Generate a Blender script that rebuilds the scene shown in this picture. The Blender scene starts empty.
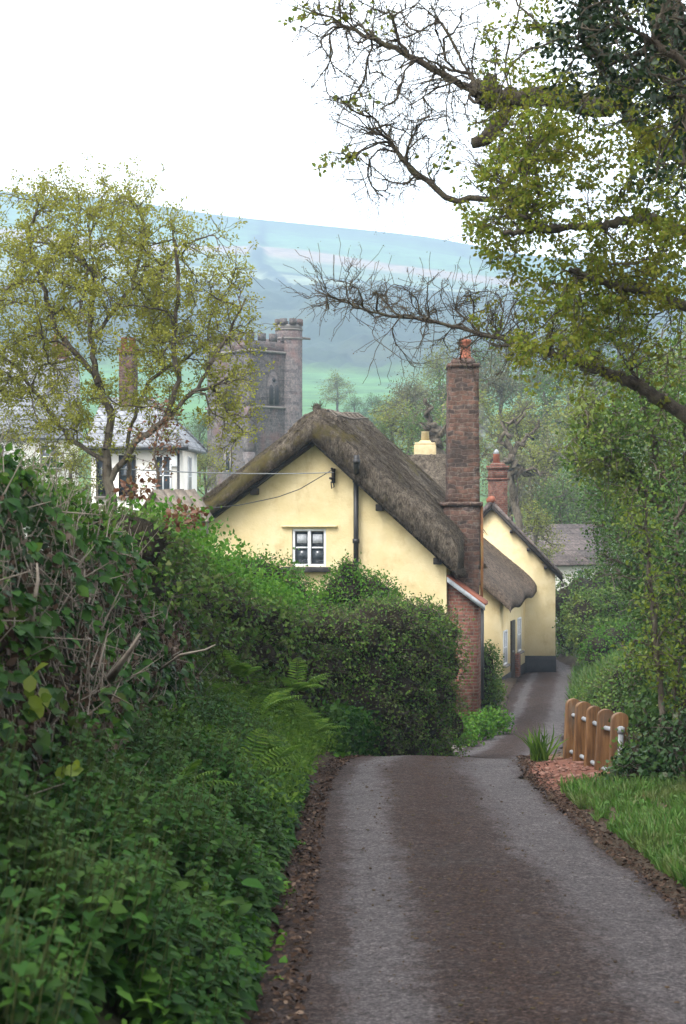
import bpy, bmesh, math, random
import numpy as np
from mathutils import Vector, Matrix, noise as mnoise

# ------------------------------------------------------------------ camera, sky, sun, exposure
S = bpy.context.scene
C = S.collection
F = 1700.0                       # focal length in pixels of a 686 x 1024 frame; the eye is the origin, looking along +Y
cd = bpy.data.cameras.new('camera')
cam = bpy.data.objects.new('camera', cd); C.objects.link(cam)
cam.location = (0, 0, 0); cam.rotation_euler = (math.radians(90), 0, 0)
cd.sensor_fit = 'VERTICAL'; cd.sensor_height = 24.0; cd.lens = 24.0 * F / 1024
cd.clip_start = 0.05; cd.clip_end = 9000
cd.dof.use_dof = True; cd.dof.focus_distance = 38; cd.dof.aperture_fstop = 4.5
S.camera = cam

SUN_EL, SUN_AZ = 52.0, 215.0     # azimuth clockwise from +Y: behind the camera, to the left
w = bpy.data.worlds.new('World'); S.world = w; w.use_nodes = True
wt = w.node_tree; wt.nodes.clear()
wo = wt.nodes.new('ShaderNodeOutputWorld'); wb = wt.nodes.new('ShaderNodeBackground')
sk = wt.nodes.new('ShaderNodeTexSky'); sk.sky_type = 'NISHITA'; sk.sun_disc = False
sk.sun_elevation = math.radians(SUN_EL); sk.sun_rotation = math.radians(SUN_AZ)
sk.dust_density = 3.0; sk.ozone_density = 1.0
hs = wt.nodes.new('ShaderNodeHueSaturation'); hs.inputs['Saturation'].default_value = 0.08
hs.inputs['Value'].default_value = 1.0
cl = wt.nodes.new('ShaderNodeTexNoise'); cl.inputs['Scale'].default_value = 2.2; cl.inputs['Detail'].default_value = 5
cr = wt.nodes.new('ShaderNodeMapRange'); cr.inputs['To Min'].default_value = 0.9; cr.inputs['To Max'].default_value = 1.12
mu = wt.nodes.new('ShaderNodeVectorMath'); mu.operation = 'SCALE'
wt.links.new(sk.outputs[0], hs.inputs['Color']); wt.links.new(cl.outputs['Fac'], cr.inputs['Value'])
wt.links.new(hs.outputs[0], mu.inputs[0]); wt.links.new(cr.outputs[0], mu.inputs['Scale'])
tcw = wt.nodes.new('ShaderNodeTexCoord'); spw = wt.nodes.new('ShaderNodeSeparateXYZ'); mrw = wt.nodes.new('ShaderNodeMapRange')
mrw.inputs['From Min'].default_value = -0.8; mrw.inputs['From Max'].default_value = 0.9; mrw.inputs['To Min'].default_value = 1.7; mrw.inputs['To Max'].default_value = 7.0
mm = wt.nodes.new('ShaderNodeVectorMath'); mm.operation = 'SCALE'
wt.links.new(tcw.outputs['Generated'], spw.inputs[0]); wt.links.new(spw.outputs[1], mrw.inputs['Value']); wt.links.new(tcw.outputs['Generated'], cl.inputs['Vector'])
wt.links.new(mu.outputs[0], mm.inputs[0]); wt.links.new(mrw.outputs[0], mm.inputs['Scale'])
wt.links.new(mm.outputs[0], wb.inputs['Color']); wb.inputs['Strength'].default_value = 0.15
wt.links.new(wb.outputs[0], wo.inputs['Surface'])

sd = bpy.data.lights.new('sun', 'SUN'); so = bpy.data.objects.new('sun', sd); C.objects.link(so)
sd.energy = 1.5; sd.angle = math.radians(24); sd.color = (1.0, 0.96, 0.9)
_e, _a = math.radians(SUN_EL), math.radians(SUN_AZ)
_dir = Vector((math.sin(_a) * math.cos(_e), math.cos(_a) * math.cos(_e), math.sin(_e)))
so.rotation_euler = _dir.to_track_quat('Z', 'Y').to_euler()
so.location = (0, 0, 60)

S.view_settings.view_transform = 'Standard'; S.view_settings.look = 'None'
S.view_settings.exposure = 0.28; S.view_settings.gamma = 1.0; S.view_settings.use_curve_mapping = False
S.render.engine = 'CYCLES'
cy = S.cycles
cy.max_bounces = 6; cy.diffuse_bounces = 3; cy.glossy_bounces = 2; cy.transmission_bounces = 2
cy.transparent_max_bounces = 6; cy.volume_bounces = 0
cy.caustics_reflective = False; cy.caustics_refractive = False
cy.use_denoising = True
try: cy.denoiser = 'OPENIMAGEDENOISE'
except Exception: pass
cy.sample_clamp_indirect = 6

RNG = np.random.default_rng(7)
random.seed(7)
R = math.radians

def P(px, py, d):
    """photograph pixel at distance d metres -> metres"""
    return np.array([(px - 343.0) / F * d, d, (512.0 - py) / F * d])

# ------------------------------------------------------------------ node helpers
def N(nt, t, **kw):
    n = nt.nodes.new(t)
    for k, v in kw.items():
        if k.startswith('i_'):
            n.inputs[k[2:].replace('_', ' ')].default_value = v
        else: setattr(n, k, v)
    return n

def new_mat(name):
    m = bpy.data.materials.new(name); m.use_nodes = True
    nt = m.node_tree; nt.nodes.clear()
    out = N(nt, 'ShaderNodeOutputMaterial'); b = N(nt, 'ShaderNodeBsdfPrincipled')
    nt.links.new(b.outputs[0], out.inputs['Surface'])
    return m, nt, b, out

def ramp(nt, cols, pos=None, interp='LINEAR'):
    r = N(nt, 'ShaderNodeValToRGB'); e = r.color_ramp.elements; r.color_ramp.interpolation = interp
    n = len(cols)
    pos = pos or [i / max(1, n - 1) for i in range(n)]
    while len(e) < n: e.new(0.5)
    for i, (c, p) in enumerate(zip(cols, pos)):
        e[i].position = p; e[i].color = (*c, 1)
    return r

def coords(nt, kind='Object', scale=(1, 1, 1), rot=(0, 0, 0)):
    t = N(nt, 'ShaderNodeTexCoord'); mp = N(nt, 'ShaderNodeMapping')
    mp.inputs['Scale'].default_value = scale; mp.inputs['Rotation'].default_value = rot
    nt.links.new(t.outputs[kind], mp.inputs['Vector'])
    return mp.outputs[0]

def noise_tex(nt, vec, scale, detail=4, rough=0.6):
    n = N(nt, 'ShaderNodeTexNoise'); n.inputs['Scale'].default_value = scale
    n.inputs['Detail'].default_value = detail; n.inputs['Roughness'].default_value = rough
    if vec is not None: nt.links.new(vec, n.inputs['Vector'])
    return n.outputs['Fac']

def mixc(nt, fac, a, b, mode='MIX'):
    m = N(nt, 'ShaderNodeMix', data_type='RGBA', blend_type=mode)
    for s, v in ((m.inputs[0], fac), (m.inputs[6], a), (m.inputs[7], b)):
        if isinstance(v, (int, float)): s.default_value = v
        elif isinstance(v, tuple): s.default_value = (*v, 1)
        else: nt.links.new(v, s)
    return m.outputs[2]

def maprange(nt, v, a, b, c=0.0, d=1.0, smooth=True):
    m = N(nt, 'ShaderNodeMapRange'); m.interpolation_type = 'SMOOTHSTEP' if smooth else 'LINEAR'
    m.inputs['From Min'].default_value = a; m.inputs['From Max'].default_value = b
    m.inputs['To Min'].default_value = c; m.inputs['To Max'].default_value = d
    nt.links.new(v, m.inputs['Value']); return m.outputs[0]

def math_n(nt, op, a, b=None):
    m = N(nt, 'ShaderNodeMath', operation=op)
    for s, v in ((m.inputs[0], a), (m.inputs[1], b)):
        if v is None: continue
        if isinstance(v, (int, float)): s.default_value = v
        else: nt.links.new(v, s)
    return m.outputs[0]

def bump(nt, b, h, strength=0.5, dist=0.02):
    n = N(nt, 'ShaderNodeBump'); n.inputs['Strength'].default_value = strength; n.inputs['Distance'].default_value = dist
    nt.links.new(h, n.inputs['Height']); nt.links.new(n.outputs[0], b.inputs['Normal'])

def plain(name, cols, scale=6, rough=0.8, spec=0.3, bstr=0.3, bdist=0.01, stretch=(1, 1, 1), metal=0.0, pos=None):
    m, nt, b, _ = new_mat(name)
    v = coords(nt, 'Object', stretch)
    f = noise_tex(nt, v, scale, 6, 0.65)
    f2 = maprange(nt, f, 0.28, 0.72)
    r = ramp(nt, cols, pos); nt.links.new(f2, r.inputs[0])
    nt.links.new(r.outputs[0], b.inputs['Base Color'])
    b.inputs['Roughness'].default_value = rough; b.inputs['Specular IOR Level'].default_value = spec
    b.inputs['Metallic'].default_value = metal
    if bstr: bump(nt, b, noise_tex(nt, v, scale * 5, 5, 0.7), bstr, bdist)
    return m

def leaf_mat(name, cols, rough=0.5, trans=0.3, spec=0.35, patch=None, pscale=1.2, pos=None):
    m, nt, b, out = new_mat(name)
    g = N(nt, 'ShaderNodeNewGeometry')
    r = ramp(nt, cols, pos); nt.links.new(g.outputs['Random Per Island'], r.inputs[0])
    col = r.outputs[0]
    v = coords(nt, 'Object')
    f = noise_tex(nt, v, pscale, 3)
    if patch: col = mixc(nt, maprange(nt, f, 0.48, 0.66), col, mixc(nt, 0.65, col, patch))
    hsn = N(nt, 'ShaderNodeHueSaturation'); nt.links.new(col, hsn.inputs['Color'])
    nt.links.new(maprange(nt, noise_tex(nt, v, pscale * 3, 2), 0.3, 0.7, 0.8, 1.2), hsn.inputs['Value'])
    col = hsn.outputs[0]
    nt.links.new(col, b.inputs['Base Color'])
    b.inputs['Roughness'].default_value = rough; b.inputs['Specular IOR Level'].default_value = spec
    t = N(nt, 'ShaderNodeBsdfTranslucent'); nt.links.new(col, t.inputs['Color'])
    mx = N(nt, 'ShaderNodeMixShader'); mx.inputs[0].default_value = trans
    nt.links.new(b.outputs[0], mx.inputs[1]); nt.links.new(t.outputs[0], mx.inputs[2])
    nt.links.new(mx.outputs[0], out.inputs['Surface'])
    return m

# ------------------------------------------------------------------ mesh helpers
class G:
    """collects polygons as numpy arrays and becomes one mesh"""
    def __init__(s): s.v = []; s.l = []; s.n = []; s.k = 0
    def add(s, v, loops, sizes):
        v = np.asarray(v, float).reshape(-1, 3)
        s.v.append(v); s.l.append(np.asarray(loops, np.int64).ravel() + s.k); s.n.append(np.asarray(sizes, np.int64).ravel()); s.k += len(v)
    def faces(s, v, fs):
        s.add(v, np.concatenate([np.array(f) for f in fs]), [len(f) for f in fs])
    def box(s, c, size, rot=None, taper=1.0):
        sx, sy, sz = [q / 2 for q in size]
        v = np.array([[x, y, z] for z in (-sz, sz) for y in (-sy, sy) for x in (-sx, sx)], float)
        v[4:, :2] *= taper
        if rot is not None: v = v @ np.asarray(rot).T
        s.faces(v + np.asarray(c, float), [(0, 2, 3, 1), (4, 5, 7, 6), (0, 1, 5, 4), (2, 6, 7, 3), (0, 4, 6, 2), (1, 3, 7, 5)])
    def prism(s, poly, a, b):
        """poly: list of 3D points, extruded by the vector a..b"""
        p = np.asarray(poly, float); n = len(p)
        v = np.vstack([p + np.asarray(a, float), p + np.asarray(b, float)])
        fs = [tuple(range(n))[::-1], tuple(range(n, 2 * n))] + [(i, (i + 1) % n, n + (i + 1) % n, n + i) for i in range(n)]
        s.faces(v, fs)
    def tube(s, path, rad, k=8, cap=True, wob=0.0):
        path = np.asarray(path, float); n = len(path)
        rad = np.broadcast_to(np.asarray(rad, float), (n,))
        t = np.gradient(path, axis=0); t /= np.linalg.norm(t, axis=1)[:, None] + 1e-9
        up = np.array([0, 0, 1.0]) if abs(t[0, 2]) < 0.9 else np.array([1.0, 0, 0])
        vs = []
        u = np.cross(t[0], up); u /= np.linalg.norm(u)
        a = np.arange(k) / k * 2 * math.pi
        for i in range(n):
            u = u - t[i] * np.dot(u, t[i]); u /= np.linalg.norm(u) + 1e-9
            wv = np.cross(t[i], u)
            rr = rad[i] * (1 + wob * RNG.uniform(-1, 1, k))
            vs.append(path[i] + rr[:, None] * (np.cos(a)[:, None] * u + np.sin(a)[:, None] * wv))
        fs = []
        for i in range(n - 1):
            for j in range(k):
                fs.append((i * k + j, i * k + (j + 1) % k, (i + 1) * k + (j + 1) % k, (i + 1) * k + j))
        if cap: fs += [tuple(range(k))[::-1], tuple(range((n - 1) * k, n * k))]
        s.faces(np.vstack(vs), fs)
    def segs(s, a, b, ra, rb, k=4):
        """many separate tapered sticks"""
        a = np.asarray(a, float); b = np.asarray(b, float); n = len(a)
        if n == 0: return
        t = b - a; t /= np.linalg.norm(t, axis=1)[:, None] + 1e-9
        up = np.where(np.abs(t[:, 2:3]) < 0.9, np.array([[0, 0, 1.0]]), np.array([[1.0, 0, 0]]))
        u = np.cross(t, up); u /= np.linalg.norm(u, axis=1)[:, None] + 1e-9
        wv = np.cross(t, u)
        an = np.arange(k) / k * 2 * math.pi
        ring = np.cos(an)[None, :, None] * u[:, None, :] + np.sin(an)[None, :, None] * wv[:, None, :]
        ra = np.broadcast_to(ra, (n,)); rb = np.broadcast_to(rb, (n,))
        va = a[:, None, :] + ring * ra[:, None, None]; vb = b[:, None, :] + ring * rb[:, None, None]
        v = np.concatenate([va, vb], axis=1)
        f = np.array([(j, (j + 1) % k, k + (j + 1) % k, k + j) for j in range(k)])
        l = (f[None] + (np.arange(n) * 2 * k)[:, None, None])
        s.add(v, l, np.full(n * k, 4))
    def leaves(s, tpl, pos, axis, nrm, size, wid=1.0):
        """copies of a leaf template: axis = direction of the leaf, nrm = its upper side"""
        tv, tf = tpl
        n = len(pos)
        if n == 0: return
        y = axis / (np.linalg.norm(axis, axis=1)[:, None] + 1e-9)
        x = np.cross(y, nrm); x /= np.linalg.norm(x, axis=1)[:, None] + 1e-9
        z = np.cross(x, y)
        size = np.broadcast_to(size, (n,))[:, None, None]; wd = np.broadcast_to(wid, (n,))[:, None, None]
        v = pos[:, None, :] + size * (tv[None, :, 0:1] * wd * x[:, None, :] + tv[None, :, 1:2] * y[:, None, :] + tv[None, :, 2:3] * z[:, None, :])
        lo = np.concatenate([np.array(f) for f in tf]); sz = np.array([len(f) for f in tf])
        l = lo[None] + (np.arange(n) * len(tv))[:, None]
        s.add(v, l, np.tile(sz, n))
    def mesh(s, name, smooth=False):
        me = bpy.data.meshes.new(name)
        v = np.vstack(s.v); l = np.concatenate(s.l); n = np.concatenate(s.n)
        me.vertices.add(len(v)); me.vertices.foreach_set('co', v.astype(np.float32).ravel())
        me.loops.add(len(l)); me.loops.foreach_set('vertex_index', l.astype(np.int32))
        me.polygons.add(len(n))
        st = np.concatenate([[0], np.cumsum(n)[:-1]])
        me.polygons.foreach_set('loop_start', st.astype(np.int32))
        try: me.polygons.foreach_set('loop_total', n.astype(np.int32))
        except Exception: pass
        if smooth: me.polygons.foreach_set('use_smooth', np.ones(len(n), bool))
        me.update(calc_edges=True)
        return me

def tag(o, label=None, cat=None, group=None, kind=None):
    if label: o['label'] = label
    if cat: o['category'] = cat
    if group: o['group'] = group
    if kind: o['kind'] = kind
    return o

def obj(name, g, mat, parent=None, smooth=False, bevel=0.0, loc=None):
    me = g if isinstance(g, bpy.types.Mesh) else g.mesh(name, smooth)
    o = bpy.data.objects.new(name, me); C.objects.link(o)
    if mat: me.materials.append(mat)
    if parent is not None: o.parent = parent
    if bevel:
        b = o.modifiers.new('bevel', 'BEVEL'); b.width = bevel; b.segments = 2; b.limit_method = 'ANGLE'
    return o

def thing(name, label, cat, loc=(0, 0, 0), rz=0.0, group=None):
    o = bpy.data.objects.new(name, None); C.objects.link(o)
    o.location = loc; o.rotation_euler = (0, 0, rz); o.empty_display_size = 0.3
    return tag(o, label, cat, group)

def copy_tree(root, loc, rz, scale, label=None):
    r = root.copy(); C.objects.link(r); r.location = loc; r.rotation_euler = (0, 0, rz); r.scale = scale
    if label: r['label'] = label
    for ch in root.children:
        c = ch.copy(); C.objects.link(c); c.parent = r
        for gch in ch.children:
            d = gch.copy(); C.objects.link(d); d.parent = c
    return r

def fbm2(x, y, s, seed=0, oct=3):
    """cheap smooth noise from sines"""
    r = np.random.default_rng(seed); out = np.zeros_like(np.asarray(x, float)); amp = 1.0; tot = 0
    for o in range(oct):
        for _ in range(4):
            a = r.uniform(0, 2 * math.pi); k = s * (2 ** o) * r.uniform(0.7, 1.3); ph = r.uniform(0, 6.28)
            out = out + amp * np.sin((x * math.cos(a) + y * math.sin(a)) * k + ph) / 4
        tot += amp * 0.5; amp *= 0.55
    return out / tot

def unit(v): return v / (np.linalg.norm(v, axis=-1, keepdims=True) + 1e-9)
def rdir(n, rng=None):
    rng = rng or RNG
    return unit(rng.normal(size=(n, 3)))

# leaf templates (length 1 along y)
T_KITE = (np.array([[0, 0, 0], [.34, .45, .10], [0, 1, -.05], [-.34, .45, .10]]), [(0, 1, 2, 3)])
T_OVAL = (np.array([[0, 0, 0], [0, .5, -.02], [0, 1, -.12], [.26, .2, .07], [.30, .6, .07], [-.26, .2, .07], [-.30, .6, .07]]),
          [(0, 3, 4, 1), (1, 4, 2), (0, 1, 6, 5), (1, 2, 6)])
T_NETTLE = (np.array([[0, 0, 0], [0, .33, .0], [0, .66, -.05], [0, 1, -.16], [.30, -.07, .08], [.43, .22, .09], [.27, .62, .05],
                      [-.30, -.07, .08], [-.43, .22, .09], [-.27, .62, .05]]),
            [(0, 4, 5, 1), (1, 5, 6, 2), (2, 6, 3), (0, 1, 8, 7), (1, 2, 9, 8), (2, 3, 9)])
T_IVY = (np.array([[0, 0, 0], [.28, -.12, .05], [.5, .22, .04], [.26, .38, .03], [.30, .62, .0], [0, 1, -.08], [-.30, .62, .0], [-.26, .38, .03], [-.5, .22, .04], [-.28, -.12, .05], [0, .4, .0]]),
         [(0, 1, 2, 10), (10, 2, 3), (10, 3, 4, 5), (10, 5, 6, 7), (10, 7, 8), (0, 10, 8, 9)])
T_BLADE = (np.array([[-.022, 0, 0], [.022, 0, 0], [.020, .4, .02], [-.020, .4, .02], [.014, .75, -.05], [-.014, .75, -.05], [0, 1, -.2]]),
           [(0, 1, 2, 3), (3, 2, 4, 5), (5, 4, 6)])

# ------------------------------------------------------------------ ground shape
RY = [-12, 0, 22, 23, 24, 26, 28, 30, 34, 40, 45, 50, 56, 62, 66, 80, 120]
RZ = [-.94, -1.75, -3.24, -3.33, -3.48, -3.84, -4.1, -4.33, -4.7, -5.1, -5.33, -5.52, -5.7, -5.88, -5.97, -6.2, -6.4]
CY = [-12, 0, 16, 20, 23, 26, 30, 34, 38, 45, 50, 56, 62, 67, 72, 80]
CX = [.85, .85, .85, .92, 1.18, 1.75, 2.7, 3.4, 4.0, 5.1, 5.75, 6.6, 7.5, 7.9, 7.6, 5.0]
_yy = np.linspace(-12, 120, 1400)
def _sm(a, k=25):
    p = np.pad(a, k, mode='reflect', reflect_type='odd'); return np.convolve(p, np.hanning(2 * k + 1) / np.hanning(2 * k + 1).sum(), 'valid')
_rz = _sm(np.interp(_yy, RY, RZ), 9); _cx = _sm(np.interp(_yy, CY, CX), 25)
def road_z(y): return np.interp(y, _yy, _rz)
def road_x(y): return np.interp(y, _yy, _cx)
def road_h(y): return np.interp(y, [0, 22, 30, 45, 80], [1.26, 1.26, 1.0, .95, 1.0])

FY = [80, 120, 180, 300, 500, 700, 900, 1000, 1600, 1800, 2200, 2600, 2800, 3400, 4200]
FZ = [-6.2, -5.5, -3, 6, 24, 46, 68, 80, 203, 233, 326, 430, 443, 420, 300]
def ground_z(x, y):
    x = np.asarray(x, float); y = np.asarray(y, float)
    near = road_z(y)
    e = np.abs(x - road_x(y)) - road_h(y)            # distance outside the lane edge
    left = x < road_x(y)
    k = np.clip((31 - y) / 5, 0, 1); k = k * k * (3 - 2 * k)
    bl = np.interp(e, [0, .12, .5, 1.0, 1.3, 2.2, 4, 9], [0, .05, .30, .62, .85, 1.3, 1.5, 1.6])
    bl2 = np.interp(e, [0, .2, .8, 3, 9], [0, .08, .3, .5, .7])
    lft = bl * k + bl2 * (1 - k)
    kr = np.clip((y - 34) / 8, 0, 1)
    br = np.interp(e, [0, .15, .9, 1.8, 3.2, 6, 12], [0, .05, .16, .32, .6, 1.1, 2.2]) * (1 - kr) + np.interp(e, [0, .2, 1.2, 3, 6, 12], [0, .1, .7, 1.2, 1.5, 1.8]) * kr
    br = br * (1 - .92 * np.exp(-((y - 21.2) / 2.6) ** 4) * (e < 2.2))
    mound = .07 * np.exp(-(((x - 2.95) / .75) ** 2 + ((y - 20.8) / 1.9) ** 2)) * np.clip(e / .25, 0, 1)
    rgt = br + mound
    side = np.where(left, lft, rgt)
    rough = np.clip(e / .5, 0, 1) * .05 * fbm2(x, y, 3.0, 3)
    z = near + np.where(e > 0, side + rough, -.05)
    far = np.interp(y, FY, FZ)
    sk_ = np.clip((y - 600) / 2000, 0, 1)
    far = far - 0.105 * x * sk_ + fbm2(x, y, .006, 5) * 14 * sk_ + fbm2(x, y, .004, 8) * 4 * np.clip((y - 150) / 500, 0, 1)
    t = np.clip((y - 72) / 14, 0, 1); t = t * t * (3 - 2 * t)
    return z * (1 - t) + far * t
def gz(x, y): return float(ground_z(np.array([x]), np.array([y]))[0])

# ------------------------------------------------------------------ materials
def m_wall(name, c1, c2, scale=1.5, damp=None):
    m, nt, b, _ = new_mat(name)
    v = coords(nt, 'Object')
    f = noise_tex(nt, v, scale, 6, 0.6)
    col = mixc(nt, maprange(nt, f, .35, .7), c1, c2)
    f2 = noise_tex(nt, coords(nt, 'Object', (1.1, 1.1, .8)), 1.6, 6, .7)
    col = mixc(nt, maprange(nt, f2, .5, .75, 0, .7), col, damp or tuple(q * .62 for q in c1))
    f3 = noise_tex(nt, coords(nt, 'Object', (7, 7, .45)), 2.0, 5, .7)
    col = mixc(nt, maprange(nt, f3, .66, .8, 0, .08), col, tuple(q * .6 for q in (damp or c1)))
    f4 = noise_tex(nt, v, 9, 6, .75); col = mixc(nt, maprange(nt, f4, .6, .7, 0, .5), col, tuple(min(.85, q * 1.12) for q in c2))
    nt.links.new(col, b.inputs['Base Color']); b.inputs['Roughness'].default_value = .9; b.inputs['Specular IOR Level'].default_value = .2
    h = math_n(nt, 'ADD', noise_tex(nt, v, 2.2, 3), math_n(nt, 'MULTIPLY', noise_tex(nt, v, 26, 4), .25))
    bump(nt, b, h, .55, .06)
    return m

M_cream = m_wall('cream_render', (.66, .535, .295), (.73, .61, .37), damp=(.50, .37, .18))
M_cream2 = m_wall('pale_cream_render', (.76, .61, .34), (.80, .67, .42), damp=(.6, .43, .2))
M_white = m_wall('white_render', (.74, .72, .66), (.8, .78, .73), damp=(.55, .5, .43))

def m_thatch(name, cols, moss=0.5, rot=0.0):
    m, nt, b, _ = new_mat(name)
    v = coords(nt, 'Object', (30, 30, 6))
    f = math_n(nt, 'ADD', math_n(nt, 'MULTIPLY', noise_tex(nt, v, 1.6, 6, .75), .6), math_n(nt, 'MULTIPLY', noise_tex(nt, coords(nt, 'Object', (7, 7, 2)), 1.5, 6, .7), .4))
    r = ramp(nt, cols); nt.links.new(maprange(nt, f, .36, .64), r.inputs[0])
    o = coords(nt, 'Object')
    cl_ = noise_tex(nt, coords(nt, 'Object', (1.4, 1.4, 1)), 6.5, 7, .8)
    big = noise_tex(nt, o, .8, 5, .65)
    col = mixc(nt, maprange(nt, big, .42, .68, 0, .55), r.outputs[0], (.06, .05, .04))
    col = mixc(nt, maprange(nt, cl_, .50, .62, 0, .75), col, (.028, .022, .018)); col = mixc(nt, maprange(nt, cl_, .44, .34, 0, .5), col, tuple(min(1, q * 1.15) for q in cols[2]))
    ms = noise_tex(nt, o, 1.7, 6, .75)
    at = N(nt, 'ShaderNodeAttribute'); at.attribute_name = 'moss'
    mf = math_n(nt, 'MULTIPLY', maprange(nt, math_n(nt, 'ADD', ms, math_n(nt, 'MULTIPLY', at.outputs['Fac'], .22)), .56, .70), moss)
    mossc = mixc(nt, noise_tex(nt, o, 9, 3), (.07, .068, .026), (.13, .095, .035))
    col = mixc(nt, mf, col, mossc)
    nt.links.new(col, b.inputs['Base Color']); b.inputs['Roughness'].default_value = .95; b.inputs['Specular IOR Level'].default_value = .1
    h = math_n(nt, 'ADD', f, math_n(nt, 'MULTIPLY', cl_, -1.2))
    bump(nt, b, h, .9, .09)
    return m
M_thatch = m_thatch('weathered_thatch', [(.046, .036, .027), (.13, .105, .08), (.25, .21, .165)], .9)
M_thatch2 = m_thatch('brown_thatch', [(.075, .055, .042), (.16, .12, .092), (.22, .17, .135)], .12)

def m_brick(name, c1, c2, mortar, scale=1.0, bw=.5, rh=.25, wobble=.03, lich=None, ax='XZ', soot=None):
    m, nt, b, _ = new_mat(name)
    tc = N(nt, 'ShaderNodeTexCoord'); sp = N(nt, 'ShaderNodeSeparateXYZ'); cb = N(nt, 'ShaderNodeCombineXYZ')
    nt.links.new(tc.outputs['Object'], sp.inputs[0])
    nt.links.new(math_n(nt, 'ADD', sp.outputs[0], sp.outputs[1]), cb.inputs[0]); nt.links.new(sp.outputs[2], cb.inputs[1])
    wob = N(nt, 'ShaderNodeTexNoise'); wob.inputs['Scale'].default_value = 3.5
    nt.links.new(tc.outputs['Object'], wob.inputs['Vector'])
    vm = N(nt, 'ShaderNodeVectorMath', operation='MULTIPLY_ADD'); vm.inputs[1].default_value = (wobble * 3,) * 3
    nt.links.new(wob.outputs['Color'], vm.inputs[0]); nt.links.new(cb.outputs[0], vm.inputs[2])
    br = N(nt, 'ShaderNodeTexBrick'); br.inputs['Scale'].default_value = scale
    br.inputs['Brick Width'].default_value = bw; br.inputs['Row Height'].default_value = rh
    br.inputs['Mortar Size'].default_value = .014; br.inputs['Mortar Smooth'].default_value = .4; br.inputs['Bias'].default_value = 0
    br.inputs['Color1'].default_value = (*c1, 1); br.inputs['Color2'].default_value = (*c2, 1); br.inputs['Mortar'].default_value = (*mortar, 1)
    br.offset = .47; br.squash = .8; br.squash_frequency = 3
    nt.links.new(vm.outputs[0], br.inputs['Vector'])
    o = coords(nt, 'Object')
    st = noise_tex(nt, o, 7, 5, .7)
    hsn = N(nt, 'ShaderNodeHueSaturation'); nt.links.new(br.outputs['Color'], hsn.inputs['Color'])
    nt.links.new(maprange(nt, st, .3, .7, .62, 1.35), hsn.inputs['Value'])
    col = hsn.outputs[0]
    if lich: col = mixc(nt, maprange(nt, noise_tex(nt, o, 5.3, 6, .75), .52, .72, 0, .75), col, lich)
    if soot: col = mixc(nt, maprange(nt, noise_tex(nt, o, .45, 4, .6), .5, .72, 0, .7), col, soot)
    nt.links.new(col, b.inputs['Base Color']); b.inputs['Roughness'].default_value = .92; b.inputs['Specular IOR Level'].default_value = .15
    h = math_n(nt, 'ADD', math_n(nt, 'MULTIPLY', br.outputs['Fac'], -1.0), math_n(nt, 'MULTIPLY', noise_tex(nt, o, 18, 4), .6))
    bump(nt, b, h, .8, .03)
    return m
M_sandstone = m_brick('red_rubble_stone', (.155, .085, .062), (.06, .046, .042), (.15, .11, .09), 1.0, .27, .105, .06, lich=(.21, .19, .165), soot=(.05, .042, .038))
M_redbrick = m_brick('red_brick', (.215, .085, .06), (.14, .06, .048), (.19, .14, .11), 1.0, .22, .078, .006, lich=(.2, .14, .11))
M_tower = m_brick('grey_church_stone', (.155, .135, .13), (.09, .08, .08), (.17, .155, .145), 1.0, .62, .28, .04, lich=(.30, .25, .22), soot=(.20, .105, .09))
M_dress = plain('dressed_stone', [(.17, .15, .14), (.25, .225, .205)], 3, .9, .2, .4, .02)
M_slate = m_brick('slate_roof', (.30, .31, .33), (.22, .23, .25), (.13, .13, .14), 1.0, .34, .24, .0, lich=(.36, .36, .36))
M_slate2 = m_brick('brown_slate_roof', (.15, .12, .11), (.10, .085, .08), (.06, .05, .05), 1.0, .4, .3, .0, lich=(.2, .17, .15))
M_terracotta = plain('terracotta', [(.24, .08, .05), (.34, .125, .075)], 8, .85, .3, .2)
M_blackpaint = plain('black_paint', [(.012, .012, .013), (.03, .029, .03)], 5, .45, .4, .1)
M_plinth = plain('black_plinth', [(.010, .010, .012), (.03, .028, .03)], 3, .7, .3, .3)
M_bargeboard = plain('dark_stained_timber', [(.014, .012, .011), (.04, .032, .027)], 6, .7, .3, .3, stretch=(1, 1, 6))
M_whitepaint = plain('white_gloss_paint', [(.74, .76, .8), (.82, .84, .87)], 4, .45, .4, .05)
M_curtain = plain('net_curtain', [(.40, .42, .46), (.6, .62, .66)], 30, .9, .1, .1)
M_lead = plain('lead_flashing', [(.26, .28, .31), (.5, .52, .55)], 7, .5, .5, .15)
M_bark = plain('bark', [(.05, .04, .03), (.12, .098, .075), (.17, .15, .115)], 9, .95, .1, .9, .03, stretch=(1, 1, .4))
M_barkmoss = plain('mossy_bark', [(.055, .045, .038), (.11, .092, .072), (.12, .11, .065)], 7, .95, .1, .9, .04)
M_twig = plain('twig_bark', [(.055, .042, .034), (.13, .105, .085)], 6, .9, .15, .4)
M_drywood = plain('dry_grey_wood', [(.13, .105, .085), (.27, .235, .195)], 8, .9, .1, .5)
M_shadecore = plain('dark_shade_core', [(.028, .024, .017), (.06, .05, .034)], 6, .95, .05, 1.0, .1)  # dark brown that paints the shade inside hedges and bushes
M_galv = plain('galvanised_steel', [(.22, .23, .24), (.36, .37, .38)], 18, .7, .25, .1, metal=.1)
M_wire = plain('cable_rubber', [(.03, .03, .03), (.06, .06, .06)], 5, .6, .3, 0)
M_rust = plain('rusty_iron', [(.09, .04, .022), (.22, .10, .04), (.20, .15, .06)], 5, .85, .2, .4, stretch=(1, 1, .5))
M_ochrestone = plain('ochre_stone', [(.46, .36, .2), (.6, .5, .3)], 5, .9, .2, .3)
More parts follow.
